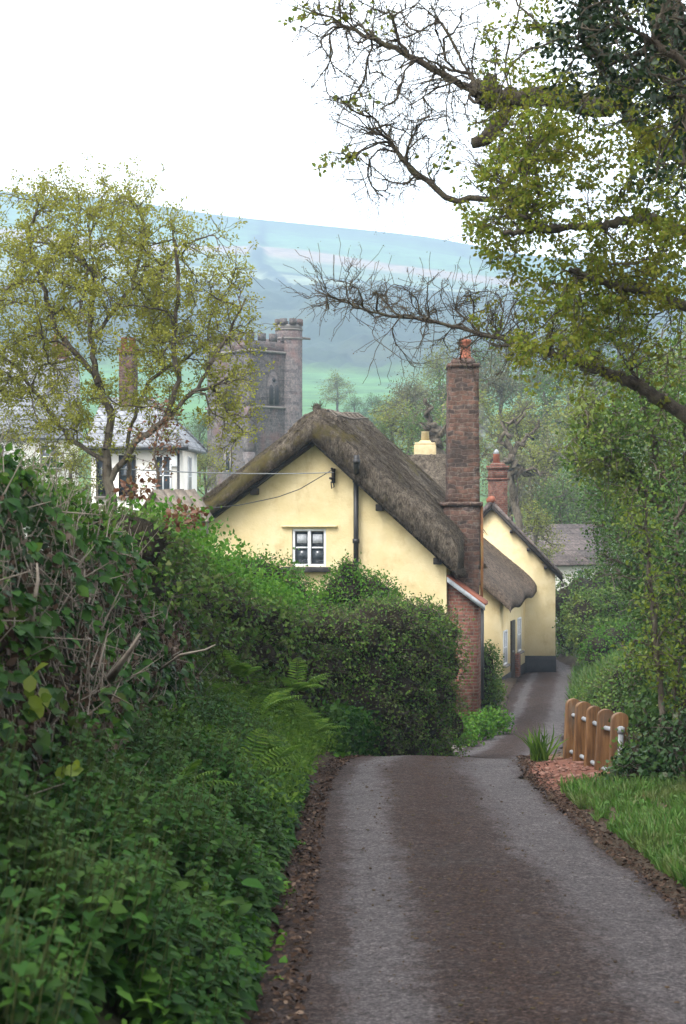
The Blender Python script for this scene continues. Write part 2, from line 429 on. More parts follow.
M_soil = plain('soil_bank', [(.045, .032, .023), (.085, .058, .04), (.06, .055, .025)], 3, .95, .1, .8, .05)
M_redsoil = plain('red_soil', [(.10, .045, .03), (.20, .085, .055), (.13, .08, .055)], 5, .95, .1, .9, .05)
M_stones = plain('red_stones', [(.16, .075, .055), (.26, .15, .115)], 5, .9, .2, .4)

def m_glass(name, c=(.02, .025, .03)):
    m, nt, b, _ = new_mat(name)
    v = coords(nt, 'Object'); r = ramp(nt, [c, tuple(q * 3 for q in c)]); nt.links.new(noise_tex(nt, v, 3.0), r.inputs[0])
    nt.links.new(r.outputs[0], b.inputs['Base Color']); b.inputs['Roughness'].default_value = .06; b.inputs['Specular IOR Level'].default_value = .6
    bump(nt, b, noise_tex(nt, v, 2.0), .05, .02)
    return m
M_glass = m_glass('window_glass')

def m_oak():
    m, nt, b, _ = new_mat('new_oak_timber')
    v = coords(nt, 'Object', (9, 9, .9))
    f = noise_tex(nt, v, 2.0, 7, .65)
    r = ramp(nt, [(.075, .034, .013), (.155, .072, .024), (.24, .12, .045)]); nt.links.new(maprange(nt, f, .3, .7), r.inputs[0])
    d = noise_tex(nt, coords(nt, 'Object'), 2.4, 4)
    col = mixc(nt, maprange(nt, d, .5, .72, 0, .6), r.outputs[0], (.10, .065, .042)); col = mixc(nt, maprange(nt, noise_tex(nt, coords(nt, 'Object', (5, 5, 1.2)), 1.3, 5, .7), .52, .7, 0, .5), col, (.16, .13, .10))
    nt.links.new(col, b.inputs['Base Color']); b.inputs['Roughness'].default_value = .7
    bump(nt, b, f, .35, .01); return m
M_oak = m_oak()

def m_road():
    m, nt, b, _ = new_mat('worn_asphalt')
    at = N(nt, 'ShaderNodeAttribute'); at.attribute_name = 'lat'
    o = coords(nt, 'Object')
    wv = math_n(nt, 'MULTIPLY', math_n(nt, 'SUBTRACT', noise_tex(nt, coords(nt, 'Object', (1, .35, 1)), 1.6, 4), .5), .36)
    wv2 = math_n(nt, 'MULTIPLY', math_n(nt, 'SUBTRACT', noise_tex(nt, coords(nt, 'Object', (1, .5, 1)), 7, 6, .75), .5), .42)
    lat = math_n(nt, 'ADD', math_n(nt, 'ADD', at.outputs['Fac'], wv), wv2)
    # worn wheel tracks are bare grey asphalt; crumbled earth lies along the crown and the edges
    dirt = ramp(nt, [(1, 1, 1), (.75, .75, .75), (.06, .06, .06), (.05, .05, .05), (.85, .85, .85), (1, 1, 1), (.8, .8, .8), (.10, .10, .10), (.06, .06, .06), (.9, .9, .9)],
                [.0, .15, .20, .28, .36, .5, .66, .76, .92, 1.0])
    nt.links.new(maprange(nt, lat, -1, 1, 0, 1, False), dirt.inputs[0])
    fine = noise_tex(nt, o, 55, 4, .85)
    med = noise_tex(nt, o, 5.5, 6, .7)
    asp = mixc(nt, maprange(nt, fine, .38, .62), (.046, .039, .040), (.155, .135, .137))
    asp = mixc(nt, maprange(nt, med, .5, .8, 0, .55), asp, (.18, .16, .16))
    earth = mixc(nt, maprange(nt, fine, .40, .60), (.012, .0075, .006), (.076, .046, .037))
    earth = mixc(nt, maprange(nt, med, .45, .7), earth, (.042, .027, .023))
    vg = N(nt, 'ShaderNodeTexVoronoi'); vg.inputs['Scale'].default_value = 75; nt.links.new(o, vg.inputs['Vector'])
    sv = N(nt, 'ShaderNodeSeparateColor'); nt.links.new(vg.outputs['Color'], sv.inputs[0])
    vg2 = N(nt, 'ShaderNodeTexVoronoi'); vg2.inputs['Scale'].default_value = 34; nt.links.new(o, vg2.inputs['Vector'])
    sv2 = N(nt, 'ShaderNodeSeparateColor'); nt.links.new(vg2.outputs['Color'], sv2.inputs[0])
    fac = math_n(nt, 'MULTIPLY', dirt.outputs[0], maprange(nt, noise_tex(nt, o, 12, 6, .75), .22, .50, .25, 1.0))
    col = mixc(nt, fac, asp, earth)
    pat = noise_tex(nt, coords(nt, 'Object', (1, .6, 1)), .8, 3)
    col = mixc(nt, maprange(nt, pat, .52, .72, 0, .35), col, (.06, .055, .055))
    sp = N(nt, 'ShaderNodeTexVoronoi'); sp.inputs['Scale'].default_value = 26; nt.links.new(o, sp.inputs['Vector'])
    col = mixc(nt, maprange(nt, sp.outputs['Distance'], .0, .16, .5, 0), col, (.26, .22, .2))
    hg = N(nt, 'ShaderNodeHueSaturation'); nt.links.new(col, hg.inputs['Color'])
    nt.links.new(math_n(nt, 'MULTIPLY', maprange(nt, sv.outputs[0], 0, 1, .62, 1.4, False), maprange(nt, math_n(nt, 'ADD', math_n(nt, 'MULTIPLY', sv2.outputs[1], .5), math_n(nt, 'MULTIPLY', noise_tex(nt, o, 2.6, 6, .8), .8)), .3, 1.0, .55, 1.35, False)), hg.inputs['Value'])
    col = hg.outputs[0]
    nt.links.new(col, b.inputs['Base Color'])
    nt.links.new(maprange(nt, fac, 0, 1, .75, .95), b.inputs['Roughness']); b.inputs['Specular IOR Level'].default_value = .14
    h = math_n(nt, 'ADD', fine, math_n(nt, 'MULTIPLY', fac, noise_tex(nt, o, 22, 5, .7)))
    bump(nt, b, h, 1.0, .03); return m
M_road = m_road()

def m_ground():
    m, nt, b, _ = new_mat('ground_soil_and_fields')
    at = N(nt, 'ShaderNodeAttribute'); at.attribute_name = 'Col'
    o = coords(nt, 'Object')
    hsn = N(nt, 'ShaderNodeHueSaturation'); nt.links.new(at.outputs['Color'], hsn.inputs['Color'])
    far = maprange(nt, noise_tex(nt, o, .035, 9, .8), .3, .7, .45, 1.6)
    nr = maprange(nt, noise_tex(nt, o, 9, 6, .75), .25, .75, .6, 1.45)
    nt.links.new(math_n(nt, 'MULTIPLY', far, nr), hsn.inputs['Value'])
    nt.links.new(hsn.outputs[0], b.inputs['Base Color']); b.inputs['Roughness'].default_value = .95; b.inputs['Specular IOR Level'].default_value = .1
    bump(nt, b, noise_tex(nt, o, 16, 6, .7), .7, .04); return m
M_ground = m_ground()

L_oak = leaf_mat('oak_spring_leaves', [(.20, .19, .03), (.27, .28, .045), (.35, .34, .05), (.24, .27, .05)], .6, .5, .2)
L_flower = leaf_mat('maple_flower_leaves', [(.10, .15, .02), (.17, .23, .027), (.25, .27, .034), (.19, .18, .026)], .55, .5, .15, patch=(.17, .15, .02), pscale=1.6)
L_holly = leaf_mat('holly_leaves', [(.008, .022, .007), (.016, .036, .011), (.03, .055, .018)], .4, .15, .3)
L_nettle = leaf_mat('nettle_leaves', [(.009, .036, .005), (.018, .066, .008), (.038, .105, .012), (.016, .055, .012), (.055, .12, .016)], .6, .35, .12, patch=(.05, .09, .018), pscale=1.4)
L_bright = leaf_mat('bright_green_leaves', [(.04, .12, .012), (.07, .18, .018), (.11, .21, .025)], .55, .4, .15)
L_hedge = leaf_mat('hedge_leaves', [(.04, .095, .017), (.072, .155, .024), (.12, .20, .034), (.10, .11, .042)], .55, .35, .15, patch=(.075, .07, .035), pscale=1.6)
L_ivy = leaf_mat('ivy_leaves', [(.010, .032, .006), (.02, .052, .010), (.036, .072, .016), (.09, .105, .06)], .5, .2, .2, pos=[0, .45, .93, 1])
L_brown = leaf_mat('dead_leaves', [(.055, .034, .024), (.09, .058, .04), (.13, .09, .065), (.26, .21, .18)], .8, .15, .15, pos=[0, .45, .88, 1])
L_litter = leaf_mat('rotting_leaves', [(.022, .014, .010), (.045, .028, .020), (.075, .048, .034), (.14, .10, .075)], .9, .1, .05, pos=[0, .5, .9, 1])
L_red = leaf_mat('copper_leaves', [(.10, .04, .022), (.17, .07, .035), (.13, .10, .035)], .5, .3)
L_hedgeleaf = leaf_mat('hedgerow_leaves', [(.022, .065, .008), (.042, .11, .011), (.075, .14, .018), (.06, .085, .02)], .6, .35, .1)
L_fern = leaf_mat('fern_fronds', [(.05, .115, .015), (.085, .165, .022), (.13, .21, .032)], .6, .45, .12)
L_grass = leaf_mat('grass_blades', [(.035, .10, .012), (.06, .15, .018), (.09, .17, .03), (.10, .12, .04)], .6, .3, patch=(.11, .12, .04), pscale=1.3)
L_wood = [leaf_mat('woodland_leaves_' + n, c, .6, .3, .2, pscale=.35) for n, c in (
    ('yellow', [(.15, .18, .04), (.25, .26, .055), (.20, .22, .06)]),
    ('green', [(.075, .14, .035), (.12, .19, .045), (.11, .15, .05)]),
    ('grey', [(.11, .115, .06), (.17, .165, .09), (.15, .16, .07)]))]
L_mid = leaf_mat('hazel_leaves', [(.05, .11, .02), (.09, .17, .028), (.15, .21, .035)], .55, .42, patch=(.18, .20, .03), pscale=.8)
L_shade = leaf_mat('thorn_leaves', [(.028, .065, .014), (.05, .105, .02), (.085, .145, .03)], .55, .32, .25)
L_yellow = leaf_mat('yellow_green_leaves', [(.13, .19, .02), (.19, .24, .025), (.10, .16, .02)], .5, .4)
L_bronze = leaf_mat('bronze_twig_buds', [(.09, .07, .035), (.14, .10, .05), (.12, .11, .04)], .7, .25)

# ------------------------------------------------------------------ ground sheet
def build_ground():
    ys = np.concatenate([np.arange(-8, 36, .22), np.arange(36, 90, .5), np.geomspace(90, 900, 90), np.linspace(908, 3100, 240)])
    t = np.linspace(-1, 1, 300)
    t = np.sign(t) * np.abs(t) ** 1.0
    ny, nx = len(ys), len(t)
    W = 16 + .62 * np.clip(ys, 0, None) + 120 * np.clip((ys - 150) / 400, 0, 1)
    X = np.empty((ny, nx)); Y = np.repeat(ys[:, None], nx, 1)
    pw = np.interp(ys, [0, 60, 200], [1.9, 1.7, 1.0])
    off = np.where(ys < 90, road_x(ys), road_x(90.0)) * np.clip((300 - ys) / 200, 0, 1)
    for i in range(ny): X[i] = off[i] + np.sign(t) * np.abs(t) ** pw[i] * W[i]
    Z = ground_z(X, Y)
    # colours of the fields, the woods and the moor (by where they lie)
    col = np.zeros((ny, nx, 3)); col[:] = (.062, .046, .033)
    grass = np.array([.06, .11, .03])
    e = np.abs(X - road_x(Y)) - road_h(Y)
    gk = np.clip((e - .25) / .5, 0, 1) * np.clip(.5 + fbm2(X, Y, 2.0, 11), 0, 1)
    col += (grass - col) * gk[..., None]
    redk = np.exp(-(((X - 2.8) / .85) ** 2 + ((Y - 19.8) / 2.6) ** 2)) * (e > .02)
    col += (np.array([.16, .07, .048]) - col) * np.clip(redk * 1.6, 0, 1)[..., None]
    farm = np.clip((Y - 80) / 60, 0, 1)
    col += (np.array([.07, .13, .035]) - col) * farm[..., None]
    ywarp = Y + 60 * fbm2(X, Y, .004, 21) + .10 * X
    def band(a, b, c, edge=14):
        k = np.clip((ywarp - a) / edge, 0, 1) * np.clip((b - ywarp) / edge, 0, 1)
        col[:] = col + (np.array(c) - col) * k[..., None]
        return k
    band(560, 1010, (.075, .17, .045))
    wood = band(1010, 1640, (.03, .042, .022), 30)
    wn = fbm2(X, Y, .05, 31, 4)
    col[:] = col + (np.array((.075, .085, .04)) - col) * (wood * np.clip(wn * 1.2, 0, 1) * .6)[..., None]
    band(1640, 1760, (.035, .06, .03)); band(1700, 1960, (.22, .24, .13)); band(1950, 1975, (.02, .03, .02), 6)
    band(1975, 2200, (.12, .16, .07)); band(2080, 2250, (.30, .20, .13), 40); band(2200, 2440, (.09, .17, .06))
    band(2430, 2450, (.03, .04, .02), 6); band(2450, 4400, (.055, .085, .045), 60)
    hedge = (np.abs(np.sin(X * .011 + Y * .0018 + fbm2(X, Y, .003, 41) * .9)) < .075) & (ywarp > 1700) & (ywarp < 2700)
    col[hedge] = (.02, .03, .02)
    g2 = np.clip((Y - 560) / 40, 0, 1) * np.clip((1000 - Y) / 40, 0, 1)
    Z = Z + wood * (np.abs(fbm2(X, Y, .045, 51, 4)) * 12 + RNG.uniform(0, 5, Z.shape)) + hedge * 6 * (Y < 2350)
    g = G()
    idx = np.arange(ny * nx).reshape(ny, nx)
    q = np.stack([idx[:-1, :-1], idx[:-1, 1:], idx[1:, 1:], idx[1:, :-1]], -1).reshape(-1, 4)
    g.add(np.stack([X, Y, Z], -1), q, np.full(len(q), 4))
    me = g.mesh('ground', True)
    a = me.color_attributes.new('Col', 'FLOAT_COLOR', 'POINT')
    a.data.foreach_set('color', np.concatenate([col, np.ones((ny, nx, 1))], -1).astype(np.float32).ravel())
    o = obj('ground', me, M_ground); tag(o, kind='structure')

def build_road():
    ys = np.arange(-7.5, 82, .2); nl = 33
    lat = np.linspace(-1, 1, nl)
    g = G(); cx = road_x(ys); dx = np.gradient(cx, ys); nrm = np.stack([np.ones_like(dx), -dx], -1); nrm /= np.linalg.norm(nrm, axis=1)[:, None]
    jl = .10 * fbm2(ys, ys * 0, 2.3, 61) + .07 * fbm2(ys, ys * 0, 7.0, 64); jr = .10 * fbm2(ys, ys * 0, 2.1, 62) + .06 * fbm2(ys, ys * 0, 6.0, 65)
    V = np.empty((len(ys), nl, 3))
    for j, l in enumerate(lat):
        hw = road_h(ys) + np.where(l < 0, jl, jr) * abs(l) ** 3
        V[:, j, 0] = cx + nrm[:, 0] * l * hw; V[:, j, 1] = ys + nrm[:, 1] * l * hw
        V[:, j, 2] = road_z(ys) + .035 * (1 - l * l) - .012 * (math.exp(-((abs(l) - .6) / .2) ** 2)) + .006 * fbm2(V[:, j, 0], V[:, j, 1], 5, 63)
    idx = np.arange(len(ys) * nl).reshape(len(ys), nl)
    q = np.stack([idx[:-1, :-1], idx[:-1, 1:], idx[1:, 1:], idx[1:, :-1]], -1).reshape(-1, 4)
    g.add(V, q, np.full(len(q), 4))
    me = g.mesh('lane', True)
    a = me.attributes.new('lat', 'FLOAT', 'POINT'); a.data.foreach_set('value', np.tile(lat, len(ys)).astype(np.float32))
    tag(obj('lane', me, M_road), kind='structure')
build_ground(); build_road()

# ------------------------------------------------------------------ haze
def build_haze():
    g = G(); x0, x1, y0, y1, z0, z1 = -2200, 2200, -40, 3160, -12, 560
    g.box(((x0 + x1) / 2, (y0 + y1) / 2, (z0 + z1) / 2), (x1 - x0, y1 - y0, z1 - z0))
    m = bpy.data.materials.new('haze'); m.use_nodes = True; nt = m.node_tree; nt.nodes.clear()
    out = N(nt, 'ShaderNodeOutputMaterial'); pv = N(nt, 'ShaderNodeVolumePrincipled')
    pv.inputs['Color'].default_value = (.57, .79, 1.0, 1); pv.inputs['Density'].default_value = .00052; pv.inputs['Anisotropy'].default_value = 0.0
    nt.links.new(pv.outputs[0], out.inputs['Volume'])
    tag(obj('haze', g, m), kind='stuff')
build_haze()

# ------------------------------------------------------------------ thatched roofs
def roof_shell(name, parent, mat, u0, u1, v0, v1, top, bot, nu=90, nv=70, mossf=None, rough=.03, seed=1):
    """closed shell between two height functions over a (u, v) rectangle"""
    u = np.linspace(u0, u1, nu); v = np.linspace(v0, v1, nv)
    U, V = np.meshgrid(u, v, indexing='ij')
    T = top(U, V) + rough * fbm2(U, V, 4.0, seed, 3) + rough * .5 * RNG.uniform(-1, 1, U.shape)
    B = np.minimum(bot(U, V), T - .03)
    g = G(); idx = np.arange(nu * nv).reshape(nu, nv)
    qt = np.stack([idx[:-1, :-1], idx[1:, :-1], idx[1:, 1:], idx[:-1, 1:]], -1).reshape(-1, 4)
    qb = qt[:, ::-1] + nu * nv
    rim = np.concatenate([idx[:, 0], idx[-1, 1:], idx[-2::-1, -1], idx[0, -2:0:-1]]); r2 = np.roll(rim, -1)
    qs = np.stack([rim, rim + nu * nv, r2 + nu * nv, r2], -1)
    g.add(np.vstack([np.stack([U, V, T], -1).reshape(-1, 3), np.stack([U, V, B], -1).reshape(-1, 3)]), np.vstack([qt, qb, qs]), np.full(len(qt) * 2 + len(qs), 4))
    me = g.mesh(name, True)
    if mossf is not None:
        mv = mossf(U, V).ravel()
        a = me.attributes.new('moss', 'FLOAT', 'POINT'); a.data.foreach_set('value', np.concatenate([mv, mv]).astype(np.float32))
    return obj(name, me, mat, parent)

def smin(a, b, k):
    h = np.clip(.5 + .5 * (b - a) / k, 0, 1); return b + (a - b) * h - k * h * (1 - h)
def roundover(t, w, depth):
    """0 far from an edge, -depth at it, following a quarter ellipse"""
    q = np.clip(1 - t / w, 0, 1); return -depth * (1 - np.sqrt(np.clip(1 - q * q, 0, 1)))

def straw_fringe(g, pts, dirs, n, ln, r=.006):
    """loose straw ends along a polyline edge"""
    pts = np.asarray(pts); i = RNG.integers(0, len(pts) - 1, n); t = RNG.uniform(0, 1, n)[:, None]
    a = pts[i] * (1 - t) + pts[i + 1] * t + RNG.normal(0, .025, (n, 3))
    d = unit(np.asarray(dirs) + RNG.normal(0, .35, (n, 3)))
    b = a + d * (ln * RNG.uniform(.5, 1.2, n))[:, None]
    g.segs(a, b, r, r * .5, 3)

# main cottage: gable towards the camera, ridge running away to the right
AP = P(316, 441, 40.0)
PHI = R(11)
cot = thing('thatched_cottage', 'cream cottage with mossy grey thatch, its gable end with small white window facing the lane', 'cottage', (AP[0], AP[1], AP[2]), -PHI)
UL, UR, LV = -2.74, 3.09, 4.6
SLl, SLr = .715, .915
def cot_wall():
    base = -7.6
    zl, zr = UL * SLl, -UR * SLr
    g = G()
    # gable wall with a real window opening
    wx0, wx1, wz0, wz1 = -.58, .24, -2.96, -2.06
    poly = [(UL, base), (UR, base), (UR, zr), (0, -.02), (UL, zl)]
    bm = bmesh.new()
    def line(x): return zl + (x - UL) * SLl if x < 0 else -x * SLr
    def quad(a, b, c, d):
        bm.faces.new([bm.verts.new((p[0], 0, p[1])) for p in (a, b, c, d)])
    quad((UL, base), (wx0, base), (wx0, line(wx0)), (UL, zl))
    quad((wx0, base), (wx1, base), (wx1, wz0), (wx0, wz0))
    bm.faces.new([bm.verts.new((p[0], 0, p[1])) for p in ((wx0, wz1), (wx1, wz1), (wx1, line(wx1)), (0, -.02), (wx0, line(wx0)))])
    quad((wx1, base), (UR, base), (UR, zr), (wx1, line(wx1)))
    for (a, b) in (((wx0, wz0), (wx1, wz0)), ((wx1, wz0), (wx1, wz1)), ((wx1, wz1), (wx0, wz1)), ((wx0, wz1), (wx0, wz0))):
        bm.faces.new([bm.verts.new(p) for p in ((a[0], 0, a[1]), (b[0], 0, b[1]), (b[0], .22, b[1]), (a[0], .22, a[1]))])
    # side and back walls
    for f in ([(UR, 0, base), (UR, LV, base), (UR, LV, zr), (UR, 0, zr)], [(UL, LV, base), (UL, 0, base), (UL, 0, zl), (UL, LV, zl)],
              [(UR, LV, base), (UL, LV, base), (UL, LV, zl), (0, LV, -.02), (UR, LV, zr)]):
        bm.faces.new([bm.verts.new(p) for p in f])
    bmesh.ops.remove_doubles(bm, verts=bm.verts, dist=.001)
    me = bpy.data.meshes.new('wall'); bm.to_mesh(me); bm.free()
    o = obj('wall', me, M_cream, cot)
    # window
    fr = G(); cx, cz = (wx0 + wx1) / 2, (wz0 + wz1) / 2; ww, wh = wx1 - wx0, wz1 - wz0
    for sx in (-1, 1): fr.box((cx + sx * (ww / 2 - .032), .075, cz), (.06, .07, wh - .004))
    for sz in (-1, 1): fr.box((cx, .075, cz + sz * (wh / 2 - .032)), (ww - .124, .066, .06))
    fr.box((cx, .070, cz), (.075, .076, wh - .126))
    wf = obj('window', fr, M_whitepaint, cot, bevel=.006)
    for sx in (-1, 1):
        px = cx + sx * (ww / 4 - .015); pwid = ww / 2 - .13
        gb = G(); gb.box((px, .080, cz), (pwid - .002, .03, .035))
        obj('glazing_bar', gb, M_whitepaint, wf)
        for sz in (-1, 1):
            pn = G(); pn.box((px, .10, cz + sz * (wh - .17) / 4 + sz * .01), (pwid, .008, (wh - .17) / 2 - .02)); obj('pane', pn, M_glass, wf)
        cu = G(); cu.box((px, .085, cz + .21), (pwid - .05, .006, wh / 2 - .24)); obj('net_curtain', cu, M_curtain, wf)
    si = G(); si.box((cx - .05, -.05, wz0 - .062), (ww + .36, .34, .12)); obj('window_sill', si, plain('dark_slate', [(.02, .02, .022), (.06, .055, .055)], 6, .6, .3, .3), cot, bevel=.02)
    li = G(); li.box((cx + .02, -.02, wz1 + .055), (ww + .52, .12, .05)); obj('drip_ledge', li, M_cream, cot, bevel=.015)
cot_wall()
def cot_roof():
    u0, u1, v0, v1 = UL - .38, UR + .32, -.42, LV + .25
    def planes(U): return smin(.74 + .02 * U + U * SLl, .98 - U * (SLr - .0), 1.0)
    def top(U, V):
        z = planes(U) + .035 * V + .10 * np.exp(-((U + .0) / .34) ** 2) - .05 * np.exp(-((V - 2.2) / 1.2) ** 2)
        z = z + roundover(V - v0, .8, .42) + roundover(v1 - V, .6, .4)
        z = z + roundover(U - u0, .3, .2) + roundover(u1 - U, .22, .12)
        return z
    def bot(U, V): return np.where(U < 0, U * SLl, -U * SLr) + .02
    def moss(U, V): return np.clip(.5 - U * .28, -.3, 1.2) * (.45 + .35 * np.exp(-((V + .1) / 1.0) ** 2)) + .9 * np.exp(-((U - 1.75) / .28) ** 2) * np.clip((V - 2.4) / 1.2, 0, 1)
    rf = roof_shell('roof', cot, M_thatch, u0, u1, v0, v1, top, bot, 170, 120, moss, .05, 71)
    # raised ridge cap with a scalloped lower edge
    g = G(); nu, nv = 31, 60
    U = np.linspace(-.72, .62, nu); V = np.linspace(v0 + .45, v1 - .12, nv)
    UU, VV = np.meshgrid(U, V, indexing='ij')
    sc = np.abs(np.sin(VV * math.pi / .62)) * .16
    lim = np.where(UU < 0, .72 - sc, .62 - sc)
    Uc = np.clip(UU, -.72 + sc, .62 - sc)
    TT = top(Uc, VV) + .075 + .02 * fbm2(Uc * 3, VV * 3, 5, 73)
    idx = np.arange(nu * nv).reshape(nu, nv)
    qt = np.stack([idx[:-1, :-1], idx[1:, :-1], idx[1:, 1:], idx[:-1, 1:]], -1).reshape(-1, 4)
    rim = np.concatenate([idx[:, 0], idx[-1, 1:], idx[-2::-1, -1], idx[0, -2:0:-1]]); r2 = np.roll(rim, -1)
    g.add(np.vstack([np.stack([Uc, VV, TT], -1).reshape(-1, 3), np.stack([Uc, VV, TT - .13], -1).reshape(-1, 3)]),
          np.vstack([qt, np.stack([rim, rim + nu * nv, r2 + nu * nv, r2], -1)]), np.full(len(qt) + len(rim), 4))
    cap = obj('ridge_cap', g, M_thatch, rf, smooth=True)
    lg = G()
    for u_ in (-.58, -.30, .22, .46):
        vv = np.linspace(v0 + .5, v1 - .2, 24); lg.tube(np.stack([np.full(24, u_) + RNG.normal(0, .01, 24), vv, top(np.full(24, u_), vv) + .10], -1), .016, 5)
    for i in range(16):
        va = v0 + .55 + i * .28; ua, ub = (-.58, -.30) if i % 2 else (-.30, -.58)
        lg.tube([(ua, va, float(top(np.array(ua), np.array(va))) + .10), (ub, va + .28, float(top(np.array(ub), np.array(va + .28))) + .10)], .013, 4)
        ua, ub = (.22, .46) if i % 2 else (.46, .22)
        lg.tube([(ua, va, float(top(np.array(ua), np.array(va))) + .10), (ub, va + .28, float(top(np.array(ub), np.array(va + .28))) + .10)], .013, 4)
    obj('ligger', lg, M_drywood, rf)
    k = G(); th = np.linspace(0, 1, 8)   # the tied knot at the end of the ridge
    k.tube([(-.02, .05 + .35 * a, planes(0.0) + .02 + .20 * math.sin(a * 2.6)) for a in th], (.09 * np.sin(.5 + th * 2.3)), 9, wob=.2)
    straw_fringe(k, [(-.1, .1, .75), (.1, .3, .85)], (0, -.5, .5), 60, .16)
    obj('ridge_knot', k, M_thatch, rf, smooth=True)
    # straw ends on the verge
    f = G()
    vl = [(a, v0 + .02, a * SLl + .06 + RNG.uniform(0, .03)) for a in np.linspace(u0, 0, 30)]; vr = [(a, v0 + .02, -a * SLr + .06) for a in np.linspace(0, u1, 30)]
    straw_fringe(f, vl, (-.5, -.5, -.5), 1600, .10); straw_fringe(f, vr, (.5, -.5, -.5), 1600, .10)
    for lift in (.15, .28, .4, .5):
        q = np.linspace(u0 + .1, u1 - .1, 60); straw_fringe(f, np.stack([q, np.full(60, v0 + .02 + lift * .35), np.where(q < 0, q * SLl, -q * SLr) + .06 + lift], -1), (0, -.6, -.5), 1500, .07, .005)
    straw_fringe(f, [(u1, a, bot(np.array(u1), 0) + .08) for a in np.linspace(v0, v1, 20)], (.6, 0, -.6), 700, .14)
    obj('straw_ends', f, M_thatch, rf)
    # loose combed straw over the surface
    s = G(); n = 3200
    a = np.stack([RNG.uniform(u0 + .1, u1 - .1, n), RNG.uniform(v0 + .05, v1 - .2, n)], -1)
    sg = np.where(a[:, 0] < 0, -1, 1); b = a + np.stack([sg * .3, RNG.normal(0, .06, n)], -1)
    za = top(a[:, 0], a[:, 1]) + .02; zb = top(b[:, 0], b[:, 1]) + RNG.uniform(.0, .035, n)
    ok = np.abs(b[:, 0]) > .1
    s.segs(np.column_stack([a, za])[ok], np.column_stack([b, zb])[ok], .006, .003, 3)
    obj('combed_straw', s, M_thatch, rf)
    # bargeboards under the verge and purlin ends
    for s_, U2, SLo in ((-1, UL - .18, SLl), (1, UR + .12, -SLr)):
        g = G(); y0, y1 = -.30, -.02
        p = [(0, y0, .015), (U2, y0, U2 * SLo + .015), (U2, y0, U2 * SLo - .075), (0, y0, -.085)]
        g.prism(p, (0, 0, 0), (0, y1 - y0, 0)); obj('bargeboard', g, M_bargeboard, cot)
    for u in (-1.45, 1.55, 2.9):
        g = G(); z = (u * SLl if u < 0 else -u * SLr) - .20
        g.box((u, -.14, z + .05), (.17, .26, .16)); obj('purlin_end', g, M_bargeboard, cot, bevel=.02)
cot_roof()
def cot_fittings():
    g = G(); x = .98; zt, zb = -.42, -3.4                  # black soil pipe rising past the verge
    g.tube([(x, -.12, zb), (x, -.12, -.95)], .062, 12)
    g.tube([(x, -.12, -.95), (x + .02, -.16, -.85), (x + .08, -.50, -.70), (x + .10, -.62, -.6), (x + .11, -.64, -.5), (x + .11, -.64, zt + .06)], .068, 12)
    for z in (-.98, -2.4, -.56): g.tube([(x + (.11 if z > -.8 else 0), -.12 if z < -.8 else -.64, z), (x + (.11 if z > -.8 else 0), -.12 if z < -.8 else -.64, z + .10)], .083, 12)
    obj('soil_pipe', g, M_blackpaint, cot)
    b = G(); b.box((.43, -.06, -.82), (.07, .12, .34)); b.tube([(.43, -.1, -.68), (.43, -.26, -.66)], .03, 8); b.tube([(.43, -.1, -.9), (.38, -.22, -.88)], .03, 8)
    b.tube([(.43, -.10, -.95), (.46, -.13, -1.08), (.40, -.12, -1.12), (.38, -.10, -.96)], .015, 6)
    obj('cable_bracket', b, M_bargeboard, cot)
    # lean-to of red brick against the lane side wall
    lt = G(); u0, u1 = UR + .003, UR + .72
    poly = [(u0, .25, -7.2), (u1, .25, -7.2), (u1, .25, -3.78), (u0, .25, -3.24)]
    lt.prism(poly, (0, -.1, 0), (0, .55, 0)); leo = obj('lean_to', lt, M_redbrick, cot)
    r = G(); pr = [(u0 + .01, .1, -3.20), (u1 + .16, .1, -3.84), (u1 + .16, .1, -3.77), (u0 + .01, .1, -3.13)]
    r.prism(pr, (0, -.1, 0), (0, .72, 0)); obj('lean_to_roof', r, M_terracotta, leo)
    fl = G(); pr = [(u0 + .01, .07, -3.29), (u1 + .18, .07, -3.95), (u1 + .18, .07, -3.82), (u0 + .01, .07, -3.17)]
    fl.prism(pr, (0, -.1, 0), (0, -.072, 0)); obj('lead_edging', fl, M_lead, leo)
    dp = G(); xx = u1 + .10; dp.tube([(xx, .12, -3.86), (xx, .12, -6.0)], .04, 10); obj('drainpipe', dp, M_blackpaint, leo)
cot_fittings()

# tall rubble stack beside the cottage: a part of it, built against the lane side wall
def rough_box(g, x0, x1, y0, y1, z0, z1, jit=.02, nz=14, nx=4, taper=1.0):
    """box with an uneven masonry surface"""
    cx, cy = (x0 + x1) / 2, (y0 + y1) / 2
    per = [(x0 + (x1 - x0) * i / nx, y0) for i in range(nx)] + [(x1, y0 + (y1 - y0) * i / nx) for i in range(nx)] + \
          [(x1 - (x1 - x0) * i / nx, y1) for i in range(nx)] + [(x0, y1 - (y1 - y0) * i / nx) for i in range(nx)]
    n = len(per); vs = []
    for k in range(nz + 1):
        t = k / nz; s = 1 + (taper - 1) * t
        for (x, y) in per: vs.append((cx + (x - cx) * s + RNG.uniform(-jit, jit), cy + (y - cy) * s + RNG.uniform(-jit, jit), z0 + (z1 - z0) * t))
    fs = [tuple(range(n))[::-1], tuple(range(nz * n, nz * n + n))]
    for k in range(nz):
        for j in range(n): fs.append((k * n + j, k * n + (j + 1) % n, (k + 1) * n + (j + 1) % n, (k + 1) * n + j))
    g.faces(np.array(vs), fs)
